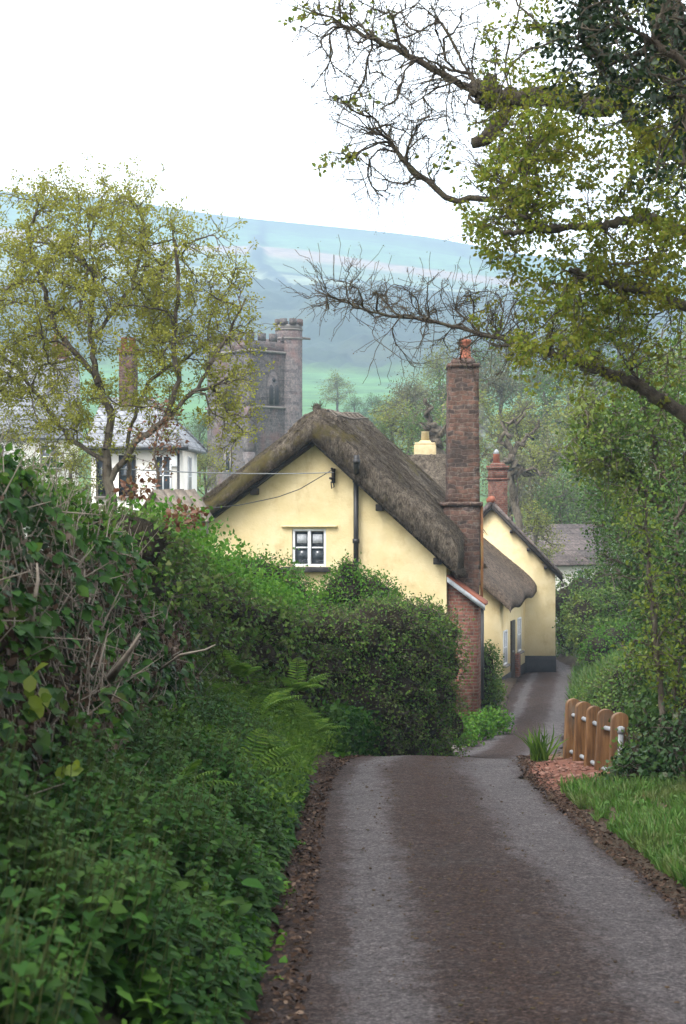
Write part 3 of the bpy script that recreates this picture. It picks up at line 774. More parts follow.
def chimney_stack():
    d = 40.15; x0, x1 = (448 - 343) / F * d, (479.5 - 343) / F * d
    zt = P(0, 366, d)[2]; zs = P(0, 503, d)[2]
    Mi = cot.matrix_basis.inverted() if False else (Matrix.Translation(cot.location) @ cot.rotation_euler.to_matrix().to_4x4()).inverted()
    st = bpy.data.objects.new('chimney', None)
    g = G(); rough_box(g, x0, x1, d, d + .85, zs, zt, .018, 26, 5, .95)
    o = obj('chimney', g, M_sandstone, cot); o.matrix_parent_inverse = Mi
    bpy.data.objects.remove(st)
    g = G(); rough_box(g, x0 - .10, x1 + .0, d - .1, d + .95, -6.2, zs - .07, .022, 26, 5); b = obj('chimney_base', g, M_sandstone, o)
    g = G(); rough_box(g, x0 - .15, x1 + .06, d - .15, d + 1.0, zs - .07, zs + .03, .012, 1, 5); obj('weathering_ledge', g, M_sandstone, o)
    g = G(); cx, cyy = (x0 + x1) / 2, d + .42
    rough_box(g, x0 - .005, x1 + .005, d - .02, d + .87, zt - .02, zt + .07, .012, 1, 5); rough_box(g, x0 + .07, x1 - .07, d + .06, d + .8, zt + .07, zt + .20, .015, 2, 5, .8)
    obj('chimney_cap', g, M_sandstone, o)
    g = G(); z = zt + .2; th = np.array([0, .04, .06, .38, .40, .46, .47]); rr = np.array([.155, .155, .13, .115, .14, .14, .10])
    g.tube([(cx + .07, cyy, z + t) for t in th], rr, 16); obj('chimney_pot', g, M_terracotta, o, smooth=False)
    g = G(); xx = x1 + .045; g.tube([(xx, d - .02, P(0, 505, d)[2]), (xx + .01, d - .03, P(0, 560, d)[2]), (xx - .01, d - .02, P(0, 655, d)[2])], .036, 8, wob=.2); obj('rusty_downpipe', g, M_rust, o)
chimney_stack()

# ------------------------------------------------------------------ thatched range behind the stack
def simple_range():
    t = thing('thatched_range', 'low thatched roof left of the tall stone stack, with a small cream chimney', 'cottage', (2.3, 50.5, 0), R(-4))
    hl = 1.75
    def top(U, V): return 1.62 - np.abs(V) * .95 + .12 * np.exp(-(V / .3) ** 2) + roundover(U + hl, .35, .25) + roundover(hl - U, .35, .25) + roundover(2.2 - np.abs(V), .4, .3)
    def bot(U, V): return 1.1 - np.abs(V) * .95
    roof_shell('roof', t, M_thatch, -hl, hl, -2.2, 2.2, top, bot, 60, 60, lambda U, V: U * 0, .035, 81)
    g = G(); rough_box(g, -hl + .15, hl - .15, -1.75, 1.75, -6.4, -.62, .01, 4, 4); obj('wall', g, M_cream, t)
    c = G(); x, y = .02, 1.0; z = P(0, 456, 51.5)[2]
    c.box((x + .10, y, z - .1), (.66, .6, .85)); ch = obj('chimney', c, M_ochrestone, t, bevel=.02)
    c = G(); c.box((x + .10, y, z + .36), (.62, .56, .08)); c.box((x + .10, y, z + .43), (.42, .4, .08), taper=.7); obj('chimney_cap', c, M_ochrestone, ch, bevel=.015)
    c = G(); c.tube([(x + .10, y, z + .45), (x + .10, y, z + .72), (x + .10, y, z + .74)], [.13, .115, .135], 12); obj('chimney_pot', c, M_ochrestone, ch)
    c = G(); c.box((-.75, .3, 1.69), (.42, .3, .16)); obj('ridge_flashing', c, M_whitepaint, t, bevel=.03)
simple_range()

# ------------------------------------------------------------------ cottage with the rolled thatch eaves and the gable house
def window_part(parent, cx, y, cz, ww, wh, mat=M_whitepaint, bars=1, d=.06, face=-1, wallmat=None):
    f = G()
    for s in (-1, 1): f.box((cx + s * (ww / 2 - .03), y, cz), (.06, d, wh))
    for s in (-1, 1): f.box((cx, y, cz + s * (wh / 2 - .03)), (ww - .122, d - .006, .06))
    for i in range(bars): f.box((cx - ww / 2 + ww * (i + 1) / (bars + 1), y, cz), (.05, d - .008, wh - .122))
    f.box((cx, y, cz), (ww - .122, d - .02, .03))
    o = obj('window', f, mat, parent)
    p = G(); p.box((cx, y + .012, cz), (ww - .1, .012, wh - .1)); obj('pane', p, M_glass, o)
    s = G(); s.box((cx, y - .04, cz - wh / 2 - .04), (ww + .16, .16, .07)); obj('sill', s, M_dress, o, bevel=.01)
    return o

def eyebrow_cottage():
    a = np.array([(499.5 - 343) / F * 56, 56.0]); b = np.array([(525 - 343) / F * 62, 62.0])
    dv = (b - a); L = float(np.linalg.norm(dv)); ang = math.atan2(dv[0], dv[1])
    # local: u to the right (outwards over the lane), v along the lane; origin at the near lane corner
    t = thing('eyebrow_thatch_cottage', 'pale cream cottage with thick brown rolled thatch over its lane side windows', 'cottage', (a[0], a[1], 0), -ang)
    zb = -6.3; ze = -2.95; D = 4.2
    def top(U, V):
        roll = .10 * np.sin((V + .5) * 2 * math.pi / 3.2) * np.clip((U + 2.6) / 2.4, 0, 1) ** 1.5
        return smin(-2.58 + .05 * V - U * .88, -2.58 + 2.2 * .88 + (U + 2.2) * .9, .3) + roll + roundover(.42 - U, .4, .13) + roundover(V + .35, .5, .2)
    def bot(U, V): return np.where(U > -2.1, -2.90 + .05 * V - U * .84, -2.90 + 2.1 * .84 + (U + 2.1) * .84) + .6 * .10 * np.sin((V + .5) * 2 * math.pi / 3.2) * np.clip((U + 2.6) / 2.4, 0, 1) ** 1.5
    roof_shell('roof', t, M_thatch2, -4.5, .42, -.35, L + .1, top, bot, 90, 90, lambda U, V: U * 0, .016, 91)
    g = G()
    zpk = -2.98 + 2.1 * .84
    poly = [(0, 0, zb), (0, 0, -2.98), (-2.1, 0, zpk), (-4.2, 0, -2.98), (-4.2, 0, zb)]
    g.prism(poly, (0, 0, 0), (0, L, 0)); obj('wall', g, M_cream2, t)
    p = G(); p.box((-2.0, L / 2, -5.72), (4.06, L + .06, .46)); obj('plinth', p, M_plinth, t)
    # windows and door on the lane side (u = 0 plane, facing +u)
    RZ90 = Matrix.Rotation(R(90), 4, 'Z')
    for v, zc, wh in ((1.15, -4.55, 1.15), (4.55, -4.35, 1.2)):
        wn = window_part(t, 0, 0, 0, .8, wh); wn.matrix_basis = Matrix.Translation((.012, v, zc)) @ RZ90
    d = G(); d.box((.02, 2.9, -4.75), (.07, .85, 2.0)); do = obj('door', d, plain('dark_door', [(.03, .025, .02), (.07, .055, .045)], 5, .6, .3, .2), t, bevel=.01)
    h = G(); h.tube([(.06, 2.6, -4.8), (.11, 2.6, -4.8)], .03, 8); obj('handle', h, M_galv, do)
    j = G(); j.box((.09, 3.45, -5.35), (.20, .5, .8)); obj('buttress', j, M_redbrick, t, bevel=.03)
    return ang
eyebrow_cottage()

def gable_house():
    d = 62.3; ax, az = P(492, 505, d)[0], P(0, 505, d)[2]
    t = thing('gable_house', 'tall cream gable end house with black plinth where the lane bends out of sight', 'house', (ax, d, 0), R(-4))
    xr, zr = P(555, 0, d)[0] - ax, P(0, 571, d)[2]
    sl = (az - zr) / xr; zb = -6.6; L = 6.5
    g = G(); poly = [(-xr, 0, zb), (xr, 0, zb), (xr, 0, zr), (0, 0, az), (-xr, 0, zr)]
    g.prism(poly, (0, 0, 0), (0, L, 0)); obj('wall', g, M_cream, t)
    p = G(); p.box((0, .2, -5.85), (2 * xr + .05, .45, 1.18)); obj('plinth', p, M_plinth, t)
    p = G(); p.box((xr, L / 2 + .3, -5.85), (.055, L - .3, 1.1)); obj('plinth', p, M_plinth, t)
    # slate roof with a thin verge that overhangs the gable
    th = .16
    for s in (-1, 1):
        e = xr + .25
        r = G(); pr = [(0, 0, az + .03), (s * e, 0, az - e * sl + .03), (s * e, 0, az - e * sl + .03 + th), (0, 0, az + .03 + th)]
        r.prism(pr, (0, -.22, 0), (0, L, 0)); obj('roof', r, M_slate2, t)
        b = G(); pr = [(0, 0, az - .14), (s * e, 0, az - e * sl - .14), (s * e, 0, az - e * sl + .026), (0, 0, az + .026)]
        b.prism(pr, (0, -.20, 0), (0, -.10, 0)); obj('bargeboard', b, M_bargeboard, t)
    rt = G()
    for k in range(14): rt.tube([(0, -.24 + k * .48, az + th + .05), (0, -.24 + k * .48 + .45, az + th + .05)], [.13, .12], 10)
    obj('ridge_tile', rt, M_terracotta, t)
    for k in range(4):
        pe = G(); u = .7 + k * .62; pe.box((u, -.12, az - u * sl - .24), (.10, .2, .12)); obj('purlin_end', pe, M_bargeboard, t)
    # brick stack on the ridge, smoking
    dc = 3.4; cx = P(492, 0, d + dc)[0] - ax - .02; zt = P(0, 466, d + dc)[2]
    c = G(); rough_box(c, cx - .37, cx + .37, dc - .35, dc + .35, az - .8, zt - .55, .008, 8, 3); ch = obj('chimney', c, M_redbrick, t)
    c = G(); rough_box(c, cx - .42, cx + .42, dc - .40, dc + .40, zt - .55, zt - .47, .006, 1, 3); rough_box(c, cx - .37, cx + .37, dc - .35, dc + .35, zt - .47, zt - .12, .006, 2, 3)
    rough_box(c, cx - .43, cx + .43, dc - .41, dc + .41, zt - .12, zt, .006, 1, 3); rough_box(c, cx - .33, cx + .33, dc - .3, dc + .3, zt, zt + .12, .006, 1, 3, .7); obj('chimney_cap', c, M_redbrick, ch)
    c = G(); c.tube([(cx - .05, dc, zt + .1), (cx - .05, dc, zt + .42), (cx - .05, dc, zt + .46)], [.15, .12, .15], 14); obj('chimney_pot', c, M_terracotta, ch)
    c = G(); c.tube([(cx - .05, dc, zt + .45), (cx - .05, dc, zt + .56), (cx - .05, dc, zt + .66)], [.12, .10, .02], 12); obj('chimney_cowl', c, M_galv, ch)
    return np.array([ax + cx - .05, d + dc, zt + .7])
SMOKE = gable_house()

def smoke():
    g = G(); n = 10; t = np.linspace(0, 1, n)
    path = SMOKE + np.stack([-.25 * t - .75 * t ** 1.6, .2 * t, 1.9 * t], -1)
    g.tube(path, .16 + .50 * t, 14)
    m = bpy.data.materials.new('smoke'); m.use_nodes = True; nt = m.node_tree; nt.nodes.clear()
    out = N(nt, 'ShaderNodeOutputMaterial'); pv = N(nt, 'ShaderNodeVolumePrincipled')
    pv.inputs['Color'].default_value = (.9, .95, 1, 1)
    v = coords(nt, 'Object'); f = noise_tex(nt, v, 2.6, 5, .6)
    gr = N(nt, 'ShaderNodeSeparateXYZ'); nt.links.new(v, gr.inputs[0])
    fall = maprange(nt, gr.outputs[2], float(SMOKE[2]), float(SMOKE[2]) + 1.9, 1.0, .12, False)
    nt.links.new(math_n(nt, 'MULTIPLY', maprange(nt, f, .46, .74, 0, 1.7), fall), pv.inputs['Density'])
    nt.links.new(pv.outputs[0], out.inputs['Volume'])
    o = obj('chimney_smoke', g, m, smooth=True); tag(o, 'thin pale smoke drifting up from the brick chimney on the gable house', 'smoke', kind='stuff')
smoke()

# ------------------------------------------------------------------ church tower
def church():
    d = 130.0; s = 5.2
    c = P(249, 0, d)
    t = thing('church_tower', 'square grey stone church tower with battlements and a taller stair turret', 'church tower', (c[0], d, 0), R(43))
    # local: nearest corner at the origin; faces run along +x (right face) and +y (left face)
    zt = P(0, 334, d)[2]; zb = -8.0; zs1 = P(0, 406, d)[2]; zs2 = P(0, 350, d)[2]; zs3 = P(0, 452, d)[2]
    g = G(); rough_box(g, 0, s, 0, s, zb, zs2, .02, 30, 6, .985); obj('wall', g, M_tower, t)
    g = G(); q = .04
    rough_box(g, q, s - q, q, s - q, zs2, zt - .42, .012, 2, 6)
    pr = obj('parapet', g, M_tower, t)
    bt = G(); n = 5; mw = s / (2 * n - 1)
    for i in range(n):
        for (x, y) in ((i * 2 * mw + mw / 2, .2), (.2, i * 2 * mw + mw / 2), (i * 2 * mw + mw / 2, s - .2), (s - .2, i * 2 * mw + mw / 2)):
            bt.box((x, y, zt - .12 + RNG.uniform(-.03, .03)), (mw * 1.0 if y in (.2, s - .2) else .32, .32 if y in (.2, s - .2) else mw * 1.0, .62))
    obj('battlements', bt, M_tower, pr)
    for z, o_ in ((zs1, .09), (zs2, .11), (zs3 - 3, .09)):
        b = G(); rough_box(b, -o_, s + o_, -o_, s + o_, z - .09, z + .09, .006, 1, 6); obj('string_course', b, M_dress, t)
    # corner buttresses (set diagonally, two faces)
    b = G()
    for k, (za, zc, w_) in enumerate(((zb, zs3, .44), (zs3, zs1, .38), (zs1, zs2 - .6, .32))):
        rough_box(b, -w_ * .55, .42, -w_ * .55, .42, za, zc, .015, 8, 3)
    obj('buttress', b, M_tower, t)
    # stair turret on the right hand corner
    zt2 = P(0, 317, d)[2]
    tr = G(); k = 8; r = 1.06; cx, cyy = s - .72, .5
    def oct(z0, z1, r_, g_): g_.tube([(cx, cyy, z0), (cx, cyy, z1)], r_, k, wob=.006)
    oct(zb, zt2 - .7, r, tr)
    tu = obj('stair_turret', tr, M_tower, t)
    cp = G(); oct(zt2 - 1.42, zt2 - 1.28, r + .05, cp); oct(zt2 - .7, zt2 - .58, r + .05, cp); oct(zt2 - .58, zt2 - .28, r, cp); obj('turret_moulding', cp, M_dress, tu)
    bt = G()
    for i in range(k):
        a = (i + .5) / k * 2 * math.pi
        bt.box((cx + math.cos(a) * (r - .10), cyy + math.sin(a) * (r - .10), zt2 - .06), (.26, .52, .48), rot=Matrix.Rotation(a, 3, 'Z'))
    obj('turret_battlements', bt, M_tower, tu)
    gg = G(); gg.tube([(cx + .9, cyy - .3, zt2 - 1.2), (cx + 1.75, cyy - .55, zt2 - 1.25)], [.12, .09], 6); obj('gargoyle', gg, M_dress, tu)
    # belfry windows, two pointed lights with a quatrefoil over, one on each face
    def belfry(x, y, face):
        rot = Matrix.Rotation(0 if face == 'r' else R(-90), 3, 'Z'); zc = P(0, 388, d)[2]
        def pl(p): v = rot @ Vector(p); return (v.x + x, v.y + y, v.z)
        f = G()
        def arch(xc, w_, h_, z0, yy):
            pts = [(xc - w_ / 2, yy, z0), (xc + w_ / 2, yy, z0)] + [(xc + w_ / 2 * math.cos(a), yy, z0 + h_ + w_ * .95 * math.sin(a)) for a in np.linspace(0, math.pi / 2 * .98, 5)] + [(xc - w_ / 2 * math.cos(a), yy, z0 + h_ + w_ * .95 * math.sin(a)) for a in np.linspace(math.pi / 2 * .98, 0, 5)]
            return [pl(p) for p in pts]
        nv = np.array(rot @ Vector((0, -1, 0)))
        f.prism(arch(0, 1.25, 1.5, zc - 1.3, 0), nv * -.05, nv * .07); w_ = obj('belfry_window', f, M_tower, t)
        for sx in (-.28, .28):
            l = G(); l.prism(arch(sx, .40, 1.15, zc - 1.15, -.07), nv * .0, nv * .012); obj('louvre', l, plain('dark_louvre', [(.03, .03, .032), (.075, .07, .07)], 12, .8, .2, .6, stretch=(1, 1, 8)), w_)
        l = G(); l.tube([np.array(pl((0, -.07, zc + .75))), np.array(pl((0, -.085, zc + .75)))], .17, 10); obj('tracery_eye', l, M_blackpaint, w_)
    belfry(2.45, .0, 'r'); belfry(.0, 2.5, 'l')
    sl = G(); z = P(0, 461, d)[2]; sl.box((-.02, 2.5, z), (.06, .42, 1.3)); so_ = obj('slit_window', sl, M_blackpaint, t)
    cf = G()
    for dy in (-.30, .30): cf.box((-.03, 2.5 + dy, z), (.09, .17, 1.6))
    for dz in (-.75, .75): cf.box((-.03, 2.5, z + dz), (.088, .44, .16))
    obj('window_surround', cf, M_dress, so_)
church()

# ------------------------------------------------------------------ white house, left, behind the tree
def white_house():
    a = P(180, 444, 62); ang = R(-5)
    ze = a[2]; zb = -6.5; W = 3.6; zr = ze + 1.75; X0 = -3.3
    t = thing('white_house', 'white rendered house with grey slate roof and brick chimneys behind the leafy tree', 'house', (a[0], a[1], 0), ang)
    g = G(); g.box((X0 / 2, W / 2, (zb + ze) / 2), (-X0, W, ze - zb)); obj('wall', g, M_white, t)
    o_ = .32; zl = ze - .12
    E = [(X0 - .3, -o_, zl), (o_, -o_, zl), (o_, W + o_, zl), (X0 - .3, W + o_, zl)]; R0, R1 = (X0, W / 2, zr), (-1.35, W / 2, zr)
    g = G(); V = E + [R0, R1]; V = V + [(x, y, z - .10) for x, y, z in V]
    g.faces(np.array(V, float), [(0, 1, 5, 4), (1, 2, 5), (2, 3, 4, 5), (3, 0, 4), (6, 7, 1, 0), (7, 8, 2, 1), (8, 9, 3, 2), (9, 8, 7, 6)]); rf = obj('roof', g, M_slate, t)
    g = G(); g.tube([R0, R1], .10, 8)
    for c in (E[1], E[2]): g.tube([c, R1], .08, 8)
    obj('ridge_tile', g, M_slate, rf)
    g = G(); g.tube([(X0 - .3, -o_ - .05, zl - .05), (o_ + .05, -o_ - .05, zl - .05)], .06, 8); obj('gutter', g, M_blackpaint, t)
    g = G(); g.tube([(-.05, -.06, zl - .1), (-.05, -.06, zb)], .05, 8); obj('drainpipe', g, M_blackpaint, t)
    for x, w_, dark in ((-.62, .62, 0), (-1.95, .62, 1), (-2.95, .62, 1), )[:0] + ((-.62, .62, 0), (-1.95, .62, 1), (-2.85, .5, 1)):
        window_part(t, x, -.01, ze - 1.15, w_, 1.5, M_bargeboard if dark else M_whitepaint, 1, .1)
    wn = window_part(t, 0, 0, 0, .7, 1.5); wn.matrix_basis = Matrix.Translation((.012, 1.9, ze - 1.15)) @ Matrix.Rotation(R(90), 4, 'Z')
    g = G(); g.box((-.2, -.05, ze - .62), (.26, .09, .42)); obj('lantern', g, M_whitepaint, t, bevel=.04)
    g = G(); g.box((.1, -.7, ze - 2.05), (1.3, 1.4, .42), taper=.85); obj('porch_roof', g, M_lead, t, bevel=.05)
    for px, py, dd, wpx in ((134, 350, 65, 15),):
        p = P(px, py, dd); rel = p - np.array([a[0], a[1], 0]); ca, sa = math.cos(-ang), math.sin(-ang)
        lx = rel[0] * ca - rel[1] * sa; ly = W / 2; w_ = wpx / F * dd
        c = G(); rough_box(c, lx - w_ / 2, lx + w_ / 2, ly - .35, ly + .35, zr - .6, p[2] - .25, .008, 8, 3); ch = obj('chimney', c, M_sandstone, t)
        c = G(); rough_box(c, lx - w_ / 2 - .06, lx + w_ / 2 + .06, ly - .41, ly + .41, p[2] - .25, p[2] - .05, .006, 1, 3); obj('chimney_cap', c, M_redbrick, ch)
        for q in (-.16, .16):
            c = G(); c.tube([(lx + q, ly, p[2] - .05), (lx + q, ly, p[2] + .33), (lx + q, ly, p[2] + .37)], [.14, .12, .14], 12); obj('chimney_pot', c, M_terracotta, ch)
white_house()

def far_house_left():
    c = P(5, 400, 84)
    t = thing('grey_roofed_house', 'far pale house with light grey roof at the left edge behind the tree', 'house', (c[0], c[1], 0), R(14))
    zt = P(0, 345, 84)[2]; ze = zt - 4.3
    g = G(); g.prism([(0, 0, -7), (0, 5.5, -7), (0, 5.5, ze), (0, 2.75, zt), (0, 0, ze)], (-6, 0, 0), (3.6, 0, 0)); obj('wall', g, M_white, t)
    sl = 4.3 / 2.75
    for s in (1, -1):
        y1 = 2.75 - s * 3.0; r = G(); z1 = zt - 3.0 * sl
        r.prism([(0, 2.75, zt + .03), (0, y1, z1 + .03), (0, y1, z1 + .14), (0, 2.75, zt + .14)], (-6.2, 0, 0), (3.8, 0, 0)); obj('roof', r, M_slate, t)
    for x in (-.5, 2.2): window_part(t, x, -.01, ze - 1.2, 1.0, 1.2, M_whitepaint, 1, .1)
    c = G(); rough_box(c, 2.5, 3.35, 2.4, 3.1, zt - .8, zt + .35, .01, 5, 3); ch = obj('chimney', c, M_redbrick, t)
    for q in (2.7, 3.15):
        c = G(); c.tube([(q, 2.75, zt + .3), (q, 2.75, zt + .75), (q, 2.75, zt + .8)], [.15, .13, .15], 12); obj('chimney_pot', c, M_terracotta, ch)
far_house_left()

def far_house_right():
    c = P(566, 0, 92)
    t = thing('stone_cottage', 'far low cottage with brown slate roof and whitish wall half hidden by the trees', 'cottage', (c[0], c[1], 0), R(22))
    ze = P(0, 562, 92)[2]; zr = P(0, 527, 93)[2]
    g = G(); g.prism([(0, 0, -7.5), (0, 4.4, -7.5), (0, 4.4, ze), (0, 2.2, zr), (0, 0, ze)], (-1.6, 0, 0), (2.9, 0, 0)); obj('wall', g, M_white, t)
    sl = (zr - ze) / 2.2
    for s in (1, -1):
        y1 = 2.2 - s * 2.5; z1 = zr - 2.5 * sl; r = G()
        r.prism([(0, 2.2, zr + .03), (0, y1, z1 + .03), (0, y1, z1 + .15), (0, 2.2, zr + .15)], (-1.8, 0, 0), (3.1, 0, 0)); obj('roof', r, M_slate2, t)
    window_part(t, 1.1, -.01, ze - .9, .9, 1.0, M_whitepaint, 1, .08)
far_house_right()

def shed():
    c = P(176, 520, 27)
    t = thing('garden_shed', 'small shed with weathered grey boarded roof poking out above the near hedge', 'shed', (c[0], c[1], 0), R(-35))
    zt = P(0, 494, 27)[2]; ze = zt - .42
    g = G(); g.prism([(-.34, 0, -3.2), (.34, 0, -3.2), (.34, 0, ze), (0, 0, zt), (-.34, 0, ze)], (0, -.46, 0), (0, .4, 0)); obj('wall', g, M_drywood, t)
    for s in (-1, 1):
        r = G()
        for k in range(4):
            y = -.56 + k * .26
            r.prism([(0, y, zt + .03), (s * .42, y, zt - .46), (s * .42, y, zt - .43), (0, y, zt + .06)], (0, 0, RNG.uniform(0, .02)), (0, .24, RNG.uniform(0, .03)))
        obj('roof', r, M_drywood, t)
shed()

def cables():
    a = P(334, 472.5, 39.5); b = P(108, 468, 31)
    t = np.linspace(0, 1, 30)[:, None]; p = a + (b - a) * t; p[:, 2] -= .06 * (4 * t * (1 - t))[:, 0]
    g = G(); g.tube(p, .011, 5); tag(obj('overhead_cable', g, M_galv), 'taut overhead cable from the gable bracket across to the leafy oak on the left', 'cable')
    a = P(332, 470, 39.6); m = P(203, 509, 39.5); b = P(60, 512, 34)
    q = np.array([a, P(300, 489, 39.72), P(278, 497, 39.75), P(240, 505, 39.6), m, P(160, 511, 37), b])
    u = np.linspace(0, 6, 50); p = np.stack([np.interp(u, np.arange(7), q[:, i]) for i in range(3)], -1)
    g = G(); g.tube(p, .011, 5); tag(obj('sagging_cable', g, M_wire), 'slack cable running down over the cream gable and off past the left eave', 'cable')
    g = G(); p0 = P(444, 0, 140); z0, z1 = P(0, 440, 140)[2], P(0, 384, 140)[2]
    g.tube([(p0[0], 140, z0 - 6), (p0[0], 140, z1)], .14, 6); g.box((p0[0], 140, z1 - .5), (1.4, .12, .12)); tag(obj('utility_pole', g, M_drywood), 'far thin wooden utility pole standing among the woodland trees', 'pole')
cables()

# ------------------------------------------------------------------ trees: skeletons that grow towards points of the crown
def grow(paths, attr, step=.3, jit=.05, rng=RNG, droop=0.0, order_noise=.3):
    """paths: list of (points Nx3). Every attractor is joined to the nearest node by a bent twig. Returns nodes, parents, tips."""
    nodes = []; par = []
    for pth in paths:
        pth = np.asarray(pth, float)
        # resample
        sg = np.linalg.norm(np.diff(pth, axis=0), axis=1); cum = np.concatenate([[0], np.cumsum(sg)]); n = max(2, int(cum[-1] / step) + 1)
        u = np.linspace(0, cum[-1], n); q = np.stack([np.interp(u, cum, pth[:, i]) for i in range(3)], -1)
        if n > 4: q[1:-1] += rng.normal(0, jit * .6, (n - 2, 3))
        if nodes:
            dist = np.linalg.norm(np.array(nodes) - q[0], axis=1); p0 = int(np.argmin(dist))
        else: p0 = -1
        for i, v in enumerate(q):
            nodes.append(v); par.append(p0 if i == 0 else len(nodes) - 2)
    n_trunk = len(nodes)
    cap = n_trunk + len(attr) * 40
    A = np.empty((cap, 3)); A[:n_trunk] = nodes; k = n_trunk; PA = list(par)
    d0 = np.array([np.min(np.linalg.norm(A[:n_trunk] - a, axis=1)) for a in attr]) if len(attr) else np.array([])
    tips = []
    for i in np.argsort(d0 * (1 + order_noise * rng.uniform(-1, 1, len(d0)))):
        a = attr[i]; dist = np.linalg.norm(A[:k] - a, axis=1); j = int(np.argmin(dist)); dd = dist[j]
        if dd < .02: continue
        # walk back a little so that forks are acute
        jj = j
        for _ in range(2):
            if PA[jj] >= 0 and rng.uniform() < .8: jj = PA[jj]
        p0 = A[jj]; dd = np.linalg.norm(a - p0)
        n = max(2, int(dd / step) + 1)
        if k + n >= cap: break
        pd = p0 - A[PA[jj]] if PA[jj] >= 0 else np.array([0, 0, 1.0]); pd = pd / (np.linalg.norm(pd) + 1e-9)
        c = p0 + pd * dd * .35 + rng.normal(0, .06 * dd, 3)
        t = np.linspace(0, 1, n + 1)[1:, None]
        q = (1 - t) ** 2 * p0 + 2 * t * (1 - t) * c + t * t * a
        q += rng.normal(0, jit, q.shape) * (1 - t * .5); q[:, 2] -= droop * dd * (t[:, 0] ** 2)
        prev = jj
        for v in q:
            A[k] = v; PA.append(prev); prev = k; k += 1
        tips.append(k - 1)
    return A[:k].copy(), np.array(PA), np.array(tips, int), n_trunk

def radii(nodes, par, rmin=.006, p=2.3, rmax=None):
    acc = np.zeros(len(nodes)); ch = np.zeros(len(nodes), int)
    for i in range(len(nodes) - 1, -1, -1):
        if ch[i] == 0: acc[i] = rmin ** p
        if par[i] >= 0: acc[par[i]] += acc[i]; ch[par[i]] += 1
    r = acc ** (1 / p)
    return np.minimum(r, rmax) if rmax else r

def skeleton_geo(nodes, par, r, k=5, kthick=7, thick=.03):
    g = G(); i = np.where(par >= 0)[0]; j = par[i]
    a = nodes[j]; b = nodes[i]; ra = np.minimum(r[j], r[i] * 1.25); rb = r[i]
    b = b + (b - a) * .04
    for sel, kk in ((rb >= thick, kthick), (rb < thick, k)):
        g.segs(a[sel], b[sel], ra[sel], rb[sel], kk)
    return g

def cluster_leaves(g, tips, nper, spread, size, tpl=T_KITE, up=.5, droop=.3, rng=RNG, wid=1.0):
    n = len(tips) * nper; base = np.repeat(tips, nper, 0)
    d = rdir(n, rng); d[:, 2] -= droop; d = unit(d)
    pos = base + d * spread * rng.uniform(.1, 1, (n, 1)) ** .6
    nm = unit(rng.normal(size=(n, 3)) * .8 + np.array([0, 0, up]))
    g.leaves(tpl, pos, d + rng.normal(0, .35, (n, 3)), nm, size * rng.uniform(.6, 1.25, n), wid)

def in_ell(n, c, r, rng=RNG, shell=0.0):
    d = rdir(n, rng); q = rng.uniform(shell ** 3, 1, (n, 1)) ** (1 / 3); return np.asarray(c) + d * q * np.asarray(r)
def pix_ell(n, px, py, d, rx, ry, rd, rng=RNG, shell=0.0):
    """crown lobe given by where it is seen and how far off it stands"""
    return in_ell(n, P(px, py, d), (rx / F * d, rd, ry / F * d), rng, shell)

